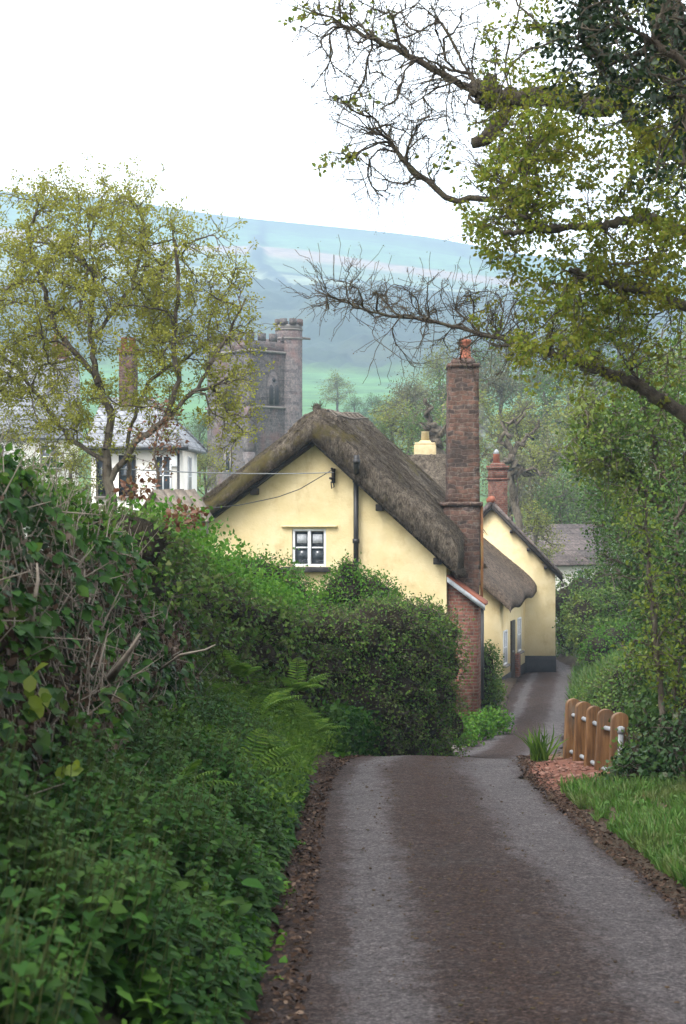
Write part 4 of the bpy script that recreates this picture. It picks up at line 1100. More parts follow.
# spring oak on the left
def left_tree():
    d = 31.0; rng = np.random.default_rng(11)
    b = P(112, 505, d); base = np.array([b[0], d, gz(b[0], d)])
    base2 = P(75, 500, d + .8)
    t = thing('spring_oak', 'open young tree in yellow green leaf above the near hedge, before the white house', 'tree', tuple(base))
    p1 = [base, P(112, 500, d), P(106, 460, d), P(112, 420, d), P(96, 375, d), P(90, 330, d), P(95, 280, d), P(88, 225, d)]
    p2 = [P(111, 480, d), P(135, 442, d - .2), P(165, 420, d - .4), P(180, 380, d - .5), P(172, 340, d - .5), P(180, 290, d - .4), P(175, 240, d - .3)]
    p3 = [P(107, 462, d), P(70, 440, d + .4), P(40, 400, d + .5), P(15, 365, d + .5), P(-25, 340, d + .5)]
    p4 = [P(165, 420, d - .4), P(200, 385, d - .4), P(225, 340, d - .3), P(245, 300, d - .2)]
    p5 = [P(96, 375, d), P(55, 330, d), P(40, 280, d), P(30, 230, d)]
    p6 = [P(95, 335, d), P(130, 290, d + .3), P(145, 240, d + .4), P(140, 205, d + .4)]
    p7 = [base + (.5, .3, 0), P(130, 480, d + .4), P(128, 430, d + .4), P(150, 380, d + .5), P(205, 345, d + .6)]
    A = np.vstack([pix_ell(150, 100, 330, d, 115, 140, 1.9, rng, .45), pix_ell(90, 190, 290, d, 65, 75, 1.3, rng, .3), pix_ell(130, 30, 300, d, 90, 115, 1.5, rng, .3),
                   pix_ell(70, 95, 230, d, 85, 55, 1.5, rng), pix_ell(50, 215, 360, d, 45, 60, 1.0, rng), pix_ell(45, 40, 410, d, 70, 45, 1.2, rng), pix_ell(30, 230, 420, d - .2, 22, 40, .6, rng)])
    nd, pa, tp, nt_ = grow([p1, p2, p3, p4, p5, p6, p7], A, .16, .028, rng)
    # second order twigs
    sel = rng.choice(np.arange(nt_, len(nd)), 3200); A2 = nd[sel] + unit(unit(nd[sel] - nd[np.maximum(pa[sel], 0)]) * .9 + rdir(3200, rng) * .8) * rng.uniform(.15, .6, (3200, 1)) + np.array([0, 0, .08])
    nd2, pa2, tp2, _ = grow_more(nd, pa, A2, .12, .015, rng)
    r = radii(nd2, pa2, .0038, 2.5, .11)
    for q in range(nt_): r[q] = max(r[q], .02)
    nd2 = nd2 - base
    obj('trunk', skeleton_geo(nd2, pa2, r, 4, 8, .03), M_bark, t)
    g = G(); tips = nd2[np.concatenate([tp, tp2])]
    thin = nd2[rng.choice(np.where(r < .008)[0], 2500)]
    tips = tips[rng.uniform(0, 1, len(tips)) < np.where(tips[:, 0] + base[0] > P(190, 0, d)[0], .5, .98)]; cluster_leaves(g, tips, 17, .085, .056, T_KITE, .6, .1, rng); cluster_leaves(g, thin[:1800], 5, .08, .05, T_KITE, .6, .1, rng)
    obj('crown', g, L_oak, t)
def grow_more(nd, pa, attr, step, jit, rng):
    A = list(nd); PA = list(pa); tips = []
    base = nd
    for a in attr:
        dist = np.linalg.norm(base - a, axis=1); j = int(np.argmin(dist)); p0 = base[j]; dd = dist[j]; n = max(2, int(dd / step) + 1)
        prev = j
        for t in np.linspace(0, 1, n + 1)[1:]:
            A.append(p0 + (a - p0) * t + rng.normal(0, jit, 3)); PA.append(prev); prev = len(A) - 1
        tips.append(prev)
    return np.array(A), np.array(PA), np.array(tips, int), 0
left_tree()

def copper_shrub():
    rng = np.random.default_rng(12); d = 28.0
    b = P(160, 530, d); base = np.array([b[0], d, b[2]])
    t = thing('copper_leaved_sapling', 'thin sapling with dark red leaves in front of the white house wall', 'tree', tuple(base))
    A = np.vstack([pix_ell(40, 160, 430, d, 26, 36, .5, rng), pix_ell(12, 150, 480, d, 15, 20, .3, rng)])
    nd, pa, tp, _ = grow([[base, P(158, 490, d), P(155, 450, d), P(160, 415, d)]], A, .1, .015, rng)
    r = radii(nd, pa, .004, 2.3); obj('trunk', skeleton_geo(nd - base, pa, r, 4), M_bark, t)
    g = G(); cluster_leaves(g, nd[tp] - base, 7, .12, .07, T_KITE, .4, .1, rng); obj('crown', g, L_red, t)
copper_shrub()

# ------------------------------------------------------------------ big tree whose limbs hang over the lane from the right
def big_tree():
    rng = np.random.default_rng(21)
    b = np.array([4.5, 17.2, gz(4.5, 17.2) - .1])
    t = thing('overhanging_maple', 'big tree on the right with mossy limbs and yellow green flower sprays over the lane', 'tree', tuple(b))
    trunk = [b, (4.4, 17.2, -1), (4.25, 17.2, .6), (4.0, 17.1, 2.2), (3.65, 17.0, 3.4), (3.3, 16.9, 4.6), (2.9, 16.8, 6.0), (2.6, 16.4, 7.6)]
    D = 17.4
    limb_low = [(4.25, 17.2, .7), P(700, 425, 17.2), P(641, 387, 17.3), P(600, 369, 17.4), P(560, 356, 17.5)]
    low2 = [P(560, 356, 17.5), P(500, 338, 17.7), P(430, 322, 17.9), P(365, 311, 18), P(318, 291, 18.1)]
    limb_a = [(3.9, 17.05, 2.6), P(655, 217, 16.4), P(600, 226, 15.9), P(550, 228, 15.6), P(505, 232, 15.3)]
    limb_m = [(3.3, 16.9, 4.6), P(600, 110, D), P(555, 95, D), P(510, 100, D), P(478, 92, D), P(440, 72, D), P(395, 48, D), P(345, 25, D), P(300, 5, D)]
    limb_m2 = [P(478, 92, D), P(462, 60, D + .3), P(440, 20, D + .4), P(420, -25, D + .5)]
    limb_m3 = [P(555, 100, D), P(525, 165, D), P(490, 200, D), P(450, 200, D), P(420, 178, D), P(396, 150, D), P(372, 140, D)]
    limb_m4 = [P(510, 100, D), P(505, 60, D + .3), P(520, 0, D + .4), P(530, -70, D + .4)]
    limb_b = [(3.65, 17, 3.4), P(640, 130, 16.5), P(600, 60, 16.2), P(580, -20, 16)]
    limb_c = [(4.1, 17.1, 1.8), P(670, 300, 16.6), P(640, 290, 16.2), P(600, 282, 15.9), P(570, 270, 15.7)]
    leafy = np.vstack([pix_ell(230, 590, 190, 16.2, 115, 125, 1.3, rng), pix_ell(80, 525, 90, 16.8, 55, 90, 1.0, rng), pix_ell(80, 640, 275, 16.2, 65, 55, 1.1, rng),
                       pix_ell(110, 505, 200, 15.8, 48, 65, .8, rng), pix_ell(120, 610, -60, 16.2, 150, 110, 1.5, rng), pix_ell(60, 580, 300, 15.9, 60, 45, .8, rng), pix_ell(18, 545, 350, 15.6, 55, 26, .5, rng), pix_ell(60, 640, 60, 16.0, 60, 70, .9, rng), pix_ell(90, 665, 190, 15.4, 35, 120, .6, rng), pix_ell(40, 560, 130, 15.6, 60, 60, .5, rng)])
    shade = np.vstack([in_ell(120, (2.0, 10.5, 7.6), (3.0, 3.5, 1.3), rng), in_ell(110, (1.0, 6.0, 6.2), (3.2, 3.5, 1.3), rng), in_ell(60, (.5, 2.0, 5.4), (3, 3, 1.2), rng)])  # unseen canopy above and behind the camera, added to darken the foreground
    bare = np.vstack([pix_ell(380, 410, 75, 17.4, 100, 75, .9, rng), pix_ell(120, 395, 160, 17.4, 65, 45, .7, rng), pix_ell(140, 370, 20, 17.4, 80, 40, .7, rng)])
    low = np.vstack([pix_ell(380, 430, 305, 17.9, 120, 24, .8, rng), pix_ell(110, 350, 290, 18, 48, 18, .6, rng), pix_ell(120, 510, 340, 17.6, 60, 32, .8, rng), pix_ell(100, 450, 345, 17.9, 95, 26, .7, rng), pix_ell(420, 610, 340, 17.2, 85, 50, .9, rng)])
    paths = [trunk, limb_low, low2, limb_a, limb_m, limb_m2, limb_m3, limb_m4, limb_b, limb_c, [(2.9, 16.8, 6.0), (2.5, 14, 7.0), (2.0, 10.5, 7.5), (1.4, 6, 6.2), (.8, 3, 5.6)]]  # last path carries the added canopy out of frame
    A = np.vstack([leafy, bare, low, shade])
    nd, pa, tp, nt_ = grow(paths, A, .12, .018, rng)
    ends = nd[tp]
    dl = lambda q, S_: np.min(np.linalg.norm(S_[None] - q[:, None], axis=2), axis=1)
    near_leafy = dl(ends, leafy) < .03; near_shade = dl(ends, shade) < .03
    # fine twigs on the bare wood
    bn = np.where((nd[:, 0] < 1.9) & (nd[:, 1] > 15.5))[0]; bn = bn[bn > 3]; bn = bn[(nd[bn, 2] > 2.9) | (rng.uniform(0, 1, len(bn)) < .25)]
    sel = rng.choice(bn, 3800); off = unit(unit(nd[sel] - nd[np.maximum(pa[sel], 0)]) * 1.2 + rdir(3800, rng) * .6 + np.array([-.15, 0, .1])) * rng.uniform(.08, .46, (3800, 1)); A2 = nd[sel] + off
    nd2, pa2, tp2, _ = grow_more(nd, pa, A2, .1, .012, rng)
    sel = rng.choice(np.where((nd[:, 0] >= 1.6) & (nd[:, 1] > 14.5))[0], 700); A3 = nd[sel] + rdir(700, rng) * rng.uniform(.15, .4, (700, 1)); 
    nd3, pa3, tp3, _ = grow_more(nd2, pa2, A3, .1, .015, rng)
    r = radii(nd3, pa3, .0024, 2.6, .26)
    far_out = (nd3[:, 1] > 14.5) & (nd3[:, 2] < 3.0) & (nd3[:, 0] < 2.4); r[far_out] = np.minimum(r[far_out], .006 + .008 * np.clip(nd3[far_out, 0] + .4, 0, 2.6))
    far_up = (nd3[:, 1] > 14.5) & (nd3[:, 2] >= 3.0) & (nd3[:, 0] < 1.4); r[far_up] = np.minimum(r[far_up], .012 + .022 * np.clip(nd3[far_up, 0] + .5, 0, 2))
    # limbs are thick old wood
    def thicken(path, r0, r1):
        pth = np.asarray(path, float)
        for q in range(len(pth) - 1):
            for s in np.linspace(0, 1, 12):
                c = pth[q] + (pth[q + 1] - pth[q]) * s; tt = (q + s) / (len(pth) - 1)
                i = np.where(np.linalg.norm(nd3[:nt_] - c, axis=1) < .13)[0]; r[i] = np.maximum(r[i], r0 + (r1 - r0) * tt)
    thicken(limb_low, .065, .03); thicken(low2, .018, .004); thicken(limb_m[:5], .12, .07); thicken(limb_m[4:], .032, .005); thicken(limb_a, .045, .015); thicken(limb_m3, .028, .005); thicken(limb_c, .05, .02); thicken(trunk, .30, .12); thicken(limb_b, .09, .04)
    sk_ = skeleton_geo(nd3 - b, pa3, np.where(np.arange(len(r)) < nt_, np.minimum(r, .10), r), 4, 9, .03)
    def limb(path, r0, r1, k=12):
        p_ = np.asarray(path, float); u = np.linspace(0, len(p_) - 1, 46); q = np.stack([np.interp(u, np.arange(len(p_)), p_[:, i]) for i in range(3)], -1)
        q[2:-2] = (q[:-4] + q[1:-3] + q[2:-2] + q[3:-1] + q[4:]) / 5; q += rng.normal(0, .012, q.shape)
        sk_.tube(q - b, (r0 + (r1 - r0) * np.linspace(0, 1, 46) ** .8) * rng.uniform(.96, 1.05, 46), k, wob=.05)
    limb(trunk, .34, .13); limb(limb_low, .085, .05); limb(limb_m[:5], .13, .08); limb(limb_b, .10, .045); limb(limb_a, .06, .022, 9); limb(limb_c, .055, .02, 9)
    obj('trunk', sk_, M_barkmoss, t, smooth=False)
    # pollard burr: swollen knot of old wood where the limb was cut
    bm = bmesh.new(); bmesh.ops.create_icosphere(bm, subdivisions=4, radius=1)
    for v in bm.verts:
        n_ = mnoise.noise(v.co * 2.0) * .55 + mnoise.noise(v.co * 5) * .28 + mnoise.noise(v.co * 12) * .12; v.co *= 1 + n_
        v.co = Vector((v.co.x * .11, v.co.y * .13, v.co.z * .17))
    me = bpy.data.meshes.new('burr'); bm.to_mesh(me); bm.free()
    for p_ in me.polygons: p_.use_smooth = True
    bu = obj('burr', me, M_barkmoss, t); bu.location = P(489, 92, D) - b
    g = G(); g.tube([P(508, 108, D) - b, P(497, 128, D) - b, P(484, 140, D - .05) - b, P(473, 143, D - .1) - b], [.07, .085, .075, .05], 11, wob=.22); obj('sawn_stub', g, M_barkmoss, t)
    # flower and leaf bunches
    def clear_of_pot(q):
        px = 343 + q[:, 0] / q[:, 1] * F; py = 512 - q[:, 2] / q[:, 1] * F; return ~((px > 446) & (px < 486) & (py > 328) & (py < 372))
    g = G(); lt_ = nd3[tp[near_leafy]]; tips = lt_[clear_of_pot(lt_)] - b
    cen = tips
    cluster_leaves(g, cen, 26, .095, .046, T_OVAL, .2, .5, rng)
    extra = nd3[tp3]; extra = extra[clear_of_pot(extra)] - b; ex = extra[rng.uniform(0, 1, len(extra)) < .6]; cluster_leaves(g, ex, 22, .08, .045, T_OVAL, .2, .5, rng)
    cluster_leaves(g, nd3[tp[near_shade]] - b, 34, .42, .13, T_OVAL, .4, .2, rng)  # large leaves of the added unseen canopy, shading the foreground
    spots = np.vstack([pix_ell(20, 335, 160, 17.4, 34, 14, .2, rng), pix_ell(10, 352, 108, 17.4, 22, 12, .2, rng), pix_ell(10, 300, 18, 17.4, 20, 10, .2, rng), pix_ell(9, 345, 10, 17.4, 20, 10, .2, rng), pix_ell(10, 440, 160, 17.4, 25, 16, .2, rng), pix_ell(8, 380, 20, 17.4, 20, 12, .2, rng)])
    k = [nd3[np.argmin(np.linalg.norm(nd3 - s_, axis=1))] for s_ in spots]
    cluster_leaves(g, np.array(k) - b, 5, .05, .06, T_OVAL, .3, .1, rng)
    obj('crown', g, L_flower, t)
    # bud haze of the lower bare boughs
    g = G(); bt = nd3[np.concatenate([tp[~near_leafy & ~near_shade], tp2])] - b; cluster_leaves(g, bt, 2, .03, .016, T_KITE, .3, .1, rng); obj('bud', g, L_bronze, t)['kind'] = 'stuff'
big_tree()

def tree_from(name, label, cat, base, paths, attr, leafmat, leafsize, nper, spread, rng, step=.14, jit=.03, tpl=T_KITE, bark=M_bark, rmin=.006, rmax=.14, extra=0, elen=.35, group=None, droop=.1, thin_leaves=0):
    base = np.asarray(base, float)
    t = thing(name, label, cat, tuple(base), 0, group)
    nd, pa, tp, nt_ = grow(paths, attr, step, jit, rng)
    tips = tp
    if extra:
        sel = rng.choice(np.arange(nt_, len(nd)), extra); A2 = nd[sel] + rdir(extra, rng) * rng.uniform(.3, 1, (extra, 1)) * elen
        nd, pa, tp2, _ = grow_more(nd, pa, A2, step, jit * .5, rng); tips = np.concatenate([tp, tp2])
    r = radii(nd, pa, rmin, 2.35, rmax)
    obj('trunk', skeleton_geo(nd - base, pa, r, 4, 7, .03), bark, t)
    g = G(); cluster_leaves(g, nd[tips] - base, nper, spread, leafsize, tpl, .5, droop, rng)
    if thin_leaves:
        th = nd[rng.choice(np.where(r < rmin * 1.8)[0], thin_leaves)] - base; cluster_leaves(g, th, max(2, nper // 2), spread, leafsize, tpl, .5, droop, rng)
    obj('crown', g, leafmat, t)
    return t

def right_trees():
    rng = np.random.default_rng(31)
    # dark holly close to the camera, upper right
    b = np.array([4.6, 12.2, gz(4.6, 12.2)])
    A = np.vstack([pix_ell(95, 645, 55, 12.4, 85, 75, 1.0, rng), pix_ell(36, 585, 20, 12.4, 50, 45, .7, rng), pix_ell(18, 675, 160, 12.4, 35, 50, .7, rng), pix_ell(120, 660, -90, 12, 130, 80, 1.1, rng)])
    tree_from('holly_tree', 'dark glossy leaved holly at the top right corner in front of the yellow green sprays', 'tree', b, [[b, (4.5, 12.2, 0), (4.2, 12.1, 2), (3.6, 12, 3.4), (3.0, 12, 4.5)], [(4.3, 12.1, 1.4), (3.4, 12, 2.4), (2.6, 12, 3.2)]], A, L_holly, .05, 13, .12, rng, .13, .02, T_OVAL, M_bark, .005, .06, 150, .3)
    # hazel thicket under the low limb
    def crown(lobes): return np.vstack([pix_ell(n, x, y, d, rx, ry, rd, rng, .35) for n, x, y, d, rx, ry, rd in lobes])
    d = 27.0; b = np.array([5.4, d, gz(5.4, d)])
    A = crown([(150, 640, 430, d, 70, 75, 1.2), (110, 690, 400, d, 60, 90, 1.2), (110, 600, 440, d, 40, 50, .9), (90, 655, 500, d, 60, 45, 1.1)])
    tree_from('hazel_tree', 'mid green hazel tree under the lowest thick limb on the right', 'tree', b, [[b, (5.35, d, -1.5), (5.2, d, 0), (4.9, d, 1.2), (4.7, d, 2.0)], [(5.2, d, -.2), (4.5, d, .8), (4.0, d, 1.4)]], A, L_mid, .075, 9, .2, rng, .16, .03, T_KITE, M_bark, .006, .12, 500, .45, thin_leaves=700)
    d = 31.0; b = np.array([5.9, d, gz(5.9, d)])
    A = crown([(130, 628, 545, d, 36, 56, 1.0), (60, 648, 600, d, 26, 38, .9), (110, 672, 580, d, 50, 60, 1.1), (50, 605, 505, d, 26, 34, .8)])
    tree_from('thorn_tree', 'dense dark thorn tree between the stone cottage and the hazel', 'tree', b, [[b, (5.8, d, -3), (5.6, d, -1.2), (5.4, d, 0)]], A, L_shade, .06, 10, .18, rng, .16, .03, T_KITE, M_bark, .006, .1, 500, .4, thin_leaves=600)
    d = 23.0; b = np.array([4.75, d, gz(4.75, d)])
    A = crown([(140, 670, 620, d, 42, 75, .9), (90, 690, 540, d, 40, 60, .9), (70, 655, 690, d, 36, 40, .8), (80, 690, 700, d, 40, 50, .8)])
    tree_from('blackthorn_thicket', 'dark leafy thicket right of the timber posts at the edge of the photo', 'tree', b, [[b, (4.7, d, -2), (4.5, d, -.8), (4.5, d, .2)], [b + (-.3, .1, 0), (4.2, d, -2.2), (4.15, d, -1.2)]], A, L_shade, .06, 10, .15, rng, .13, .025, T_OVAL, M_bark, .005, .06, 400, .35, thin_leaves=500)
    d = 18.5; b = np.array([3.45, d, gz(3.45, d)])
    A = crown([(36, 660, 600, d, 28, 40, .35), (36, 650, 655, d, 40, 26, .4), (22, 640, 520, d, 20, 40, .3), (20, 675, 690, d, 20, 30, .3)])
    tree_from('slender_sapling', 'thin upright sapling with yellow green leaves just right of the timber posts', 'tree', b, [[b, P(659, 760, d), P(662, 700, d), P(655, 640, d), P(650, 570, d), P(645, 500, d)], [b, P(672, 730, d), P(680, 660, d)]], A, L_yellow, .05, 8, .12, rng, .1, .015, T_OVAL, M_bark, .005, .035, 60, .2)
right_trees()

# ------------------------------------------------------------------ bushes and hedges
def lump_mesh(parts, mat, parent, name='shade_core', k=.66, seed=0):  # solid dark lumps, the shaded inside of a bush put into their colour
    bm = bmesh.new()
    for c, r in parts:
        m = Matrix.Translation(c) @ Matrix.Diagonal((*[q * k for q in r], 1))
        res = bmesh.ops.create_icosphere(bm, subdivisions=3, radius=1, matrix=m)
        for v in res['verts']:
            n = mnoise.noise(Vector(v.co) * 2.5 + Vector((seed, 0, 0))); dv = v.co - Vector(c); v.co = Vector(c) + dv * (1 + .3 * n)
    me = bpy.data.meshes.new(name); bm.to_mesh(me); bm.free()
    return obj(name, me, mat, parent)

def bush(name, label, lobes, leafmat, n, size, tpl=T_KITE, cat='shrub', group=None, seed=0, stick=200, up=.3, core=True, wid=1.0, extra=None):
    """lobes: list of (centre, radii); leaves sit in the outer skin of each lobe on short sprigs"""
    rng = np.random.default_rng(seed)
    c0 = np.mean([np.asarray(c) for c, r in lobes], axis=0); zb = gz(c0[0], c0[1]); base = np.array([c0[0], c0[1], zb])
    t = thing(name, label, cat, tuple(base), 0, group)
    L = [(np.asarray(c, float) - base, np.asarray(r, float)) for c, r in lobes]
    vol = np.array([r[0] * r[1] + r[1] * r[2] + r[0] * r[2] for c, r in L]); cnt = np.maximum(1, (n * vol / vol.sum()).astype(int))
    g = G(); tw = G()
    for (c, r), m in zip(L, cnt):
        ns = max(1, m // 7); d = rdir(ns, rng); bul = 1 + .16 * fbm2(d[:, 0] * 3 + c[0], d[:, 2] * 3 + d[:, 1] * 2, 1.6, seed + 5)
        sp = c + d * r * (bul * rng.uniform(.78, 1.08, ns) ** 1.0)[:, None]
        stem = c + (sp - c) * rng.uniform(.72, .9, (ns, 1)); tw.segs(stem, sp + (sp - stem) * .25, .006, .003, 3)
        k = 7; pos = np.repeat(sp, k, 0) + rng.normal(0, size * 1.1, (ns * k, 3)); dd = np.repeat(d, k, 0)
        nm = unit(dd * .7 + rng.normal(0, .55, (ns * k, 3)) + np.array([0, 0, up])); ax = unit(rdir(ns * k, rng) + dd * .4 + np.array([0, 0, -.3]))
        g.leaves(tpl, pos, ax, nm, size * rng.uniform(.6, 1.3, ns * k), wid)
    obj('foliage', g, leafmat, t)
    if stick:
        i = rng.integers(0, len(L), stick); cc = np.array([L[q][0] for q in i]); rr = np.array([L[q][1] for q in i])
        d = rdir(stick, rng); a = cc + d * rr * .6; b = cc + unit(d + rng.normal(0, .4, (stick, 3))) * rr * rng.uniform(.95, 1.12, (stick, 1)); tw.segs(a, b, .008, .003, 3)
    obj('twigs', tw, M_twig, t)
    if core: lump_mesh([(tuple(c), tuple(r)) for c, r in L], M_shadecore, t, seed=seed)
    if extra: extra(t, base, rng)
    return t

def hedge_run(path, h0, h1, hw, step=.6, rz=.55, rng=RNG, jit=.12):
    """lobes that follow a line on the ground"""
    path = np.asarray(path, float); sg = np.linalg.norm(np.diff(path, axis=0), axis=1); cum = np.concatenate([[0], np.cumsum(sg)])
    out = []
    for u in np.arange(0, cum[-1] + .01, step):
        x, y = np.interp(u, cum, path[:, 0]), np.interp(u, cum, path[:, 1]); f = u / cum[-1]
        z = gz(x, y) if len(path[0]) < 3 else float(np.interp(u, cum, path[:, 2]))
        hh = (np.interp(f, np.linspace(0, 1, len(h1)), h1) if hasattr(h1, '__len__') else h1)
        zz = np.arange(h0, hh - rz * .4, rz * .9)
        for q in zz:
            out.append(((x + rng.uniform(-jit, jit), y + rng.uniform(-jit, jit), z + min(q + rz * .5, hh - rz * .8)), (hw * rng.uniform(.85, 1.1), step * 1.1, rz * rng.uniform(.9, 1.1))))
    return out

# --- near left: overgrown hedge above a nettle bank
def near_hedge():
    rng = np.random.default_rng(41)
    base = np.array([-2.3, 10.0, gz(-2.3, 10.0)])
    t = thing('overgrown_hedge', 'tall tangled hedge of ivy, twigs and dead leaves at the near left', 'hedge', tuple(base))
    n = 36000
    def surf(y, q, depth):
        """q 0..1 up the face; depth into the hedge"""
        zr = road_z(y); z = zr + .62 + q * (2.2 + .22 * fbm2(y, y * 0, 1.7, 45))
        x = -1.40 - .58 * q + .14 * fbm2(y * 1.3, q * 3.0, 1.8, 43) - depth
        topc = np.clip((q - .8) / .2, 0, 1) ** 2
        return np.stack([x - topc * .45, y, z], -1)
    def pts(m, dep, qlo=0.0, qhi=1.0):
        y = rng.uniform(5.2, 18.5, m); q = rng.uniform(qlo, qhi, m) ** .9; return surf(y, q, np.abs(rng.normal(0, dep, m)))
    def brown(p):
        zrel = p[:, 2] - road_z(p[:, 1]); return np.clip(np.exp(-((p[:, 1] - 11.6) / 2.9) ** 4) * np.exp(-((zrel - 1.75) / .75) ** 4) * (.75 + .8 * fbm2(p[:, 1] * 1.5, p[:, 2] * 2.2, 1.6, 44)), 0, 1)
    P1 = pts(n, .14); g = G()
    nm = unit(np.array([.75, -.35, .45]) + rng.normal(0, .5, (n, 3))); ax = unit(rdir(n, rng) + np.array([.2, 0, -.7]))
    mask = fbm2(P1[:, 1] * 1.1, P1[:, 2] * 1.6, 1.7, 47) > -.12; mask &= rng.uniform(0, 1, n) > brown(P1) * .8
    g.leaves(T_IVY, P1[mask] - base, ax[mask], nm[mask], .046 * rng.uniform(.45, 1.5, mask.sum())); obj('ivy', g, L_ivy, t)
    m = 13000; P2 = pts(m, .12, .05, 1.0); k = fbm2(P2[:, 1] * 1.4, P2[:, 2] * 2, 1.5, 48) + (P2[:, 2] - road_z(P2[:, 1]) - 2.1) * .7 > .0; k &= rng.uniform(0, 1, len(P2)) > brown(P2) * .85; P2 = P2[k]; m = len(P2); P2[:, 0] += .05
    g = G(); g.leaves(T_NETTLE, P2 - base, unit(rdir(m, rng) + np.array([.5, -.2, -.1])), unit(np.array([.4, -.3, .8]) + rng.normal(0, .4, (m, 3))), .048 * rng.uniform(.4, 1.6, m)); obj('new_leaves', g, L_hedgeleaf, t)
    m = 12000; P3 = pts(m, .06); k = fbm2(P3[:, 1] * 1.1, P3[:, 2] * 1.6, 1.7, 47) < -.05; k |= rng.uniform(0, 1, m) < brown(P3); P3 = P3[k]; m = len(P3)
    g = G(); g.leaves(T_OVAL, P3 - base, rdir(m, rng), rdir(m, rng), .05 * rng.uniform(.5, 1.4, m)); obj('dead_leaves', g, L_brown, t)
    m = 2600; a = pts(m, .09); d = unit(rng.normal(0, 1, (m, 3)) * np.array([.45, .9, 1.0])); ln = rng.uniform(.05, .34, (m, 1)); tw = G(); tw.segs(a - base, a + d * ln - base, .0045 * rng.uniform(.5, 1.6, m), .002, 4)
    m = 6000; a = pts(m, .05); a = a[rng.uniform(0, 1, m) < brown(a) * .6]; m = len(a); d = unit(rng.normal(0, 1, (m, 3)) * np.array([.4, .9, 1.0])); tw.segs(a - base, a + d * rng.uniform(.06, .4, (m, 1)) - base, .005 * rng.uniform(.4, 1.7, m), .002, 4)
    m = 260; a = pts(m, .06, .8, 1.0); d = unit(rng.normal(0, .35, (m, 3)) + np.array([.05, 0, 1])); tw.segs(a - base, a + d * rng.uniform(.1, .42, (m, 1)) - base, .005, .002, 4); obj('twigs', tw, M_drywood, t)
    m = 5200; P4 = pts(m, .16, .78, 1.0); P4[:, 2] += np.abs(rng.normal(0, .11, m)); k = fbm2(P4[:, 1] * 2.2, P4[:, 0], 1.8, 49) > -.3; P4 = P4[k]; m = len(P4)
    g = G(); g.leaves(T_OVAL, P4 - base, unit(rdir(m, rng) + np.array([.2, 0, .5])), unit(rng.normal(0, .6, (m, 3)) + np.array([0, -.3, .7])), .05 * rng.uniform(.4, 1.5, m)); obj('young_leaves', g, L_hedgeleaf, t)
    m = 700; P5 = pts(m, .03, .0, 1.0); P5[:, 0] += .06; g = G()
    for q in (-.9, 0, .9):
        ax = np.stack([np.full(m, .5), np.sin(q) * np.ones(m) - .1, np.cos(q) * -.5 + rng.normal(0, .3, m)], -1); g.leaves(T_OVAL, P5 - base, ax, unit(np.array([.5, -.3, .7]) + rng.normal(0, .3, (m, 3))), .10 * rng.uniform(.6, 1.2, m), 1.2)
    obj('bramble_leaves', g, L_nettle, t)
    # a few old stems and a broken pale stub
    for pts_, r_, m_ in (([P(31, 640, 9.0), P(33, 610, 8.95), P(38, 580, 8.95), P(37, 563, 9.0)], (.016, .014, .010, .005), M_drywood),
                         ([P(110, 680, 10), P(122, 662, 9.9), P(132, 648, 9.8), P(140, 634, 9.75)], (.022, .018, .014, .006), M_drywood),
                         ([P(160, 670, 13), P(180, 655, 12.8), P(205, 650, 12.6), P(215, 645, 12.5)], (.010, .010, .007, .005), M_drywood)):
        s = G(); s.tube(np.array(pts_) - base, r_, 8, wob=.15); obj('old_stem', s, m_, t)
    # solid dark sheet behind the leaves, its colour standing in for the shaded inside
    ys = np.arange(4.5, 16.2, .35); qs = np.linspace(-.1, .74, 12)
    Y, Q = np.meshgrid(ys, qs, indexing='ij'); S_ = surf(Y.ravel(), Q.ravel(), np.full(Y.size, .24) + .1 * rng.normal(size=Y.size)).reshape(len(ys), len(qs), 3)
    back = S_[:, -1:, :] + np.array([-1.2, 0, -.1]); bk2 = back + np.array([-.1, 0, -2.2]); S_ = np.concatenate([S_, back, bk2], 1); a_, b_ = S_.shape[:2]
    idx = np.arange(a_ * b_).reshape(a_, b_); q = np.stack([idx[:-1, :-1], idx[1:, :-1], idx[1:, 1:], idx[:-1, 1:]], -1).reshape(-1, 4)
    g = G(); g.add(S_ - base, q, np.full(len(q), 4)); obj('shade_core', g, M_shadecore, t)
    # red new leaves at the top
    g = G(); rp = np.vstack([pix_ell(14, 140, 490, 13.5, 22, 7, .3, rng), pix_ell(22, 186, 516, 15, 16, 10, .3, rng)])
    cluster_leaves(g, rp - base, 6, .07, .05, T_OVAL, .3, .1, rng); obj('copper_leaves', g, L_red, t)
    g = G(); yp = np.vstack([pix_ell(7, 32, 690, 8.2, 12, 16, .1, rng), pix_ell(5, 70, 770, 8.2, 14, 10, .1, rng)]); g.leaves(T_OVAL, yp - base, rdir(len(yp), rng) + np.array([.2, 0, -.6]), rdir(len(yp), rng) * .6 + np.array([.4, -.8, .4]), .10 * rng.uniform(.6, 1.2, len(yp)), 1.2); obj('yellowing_leaves', g, L_yellow, t)
near_hedge()

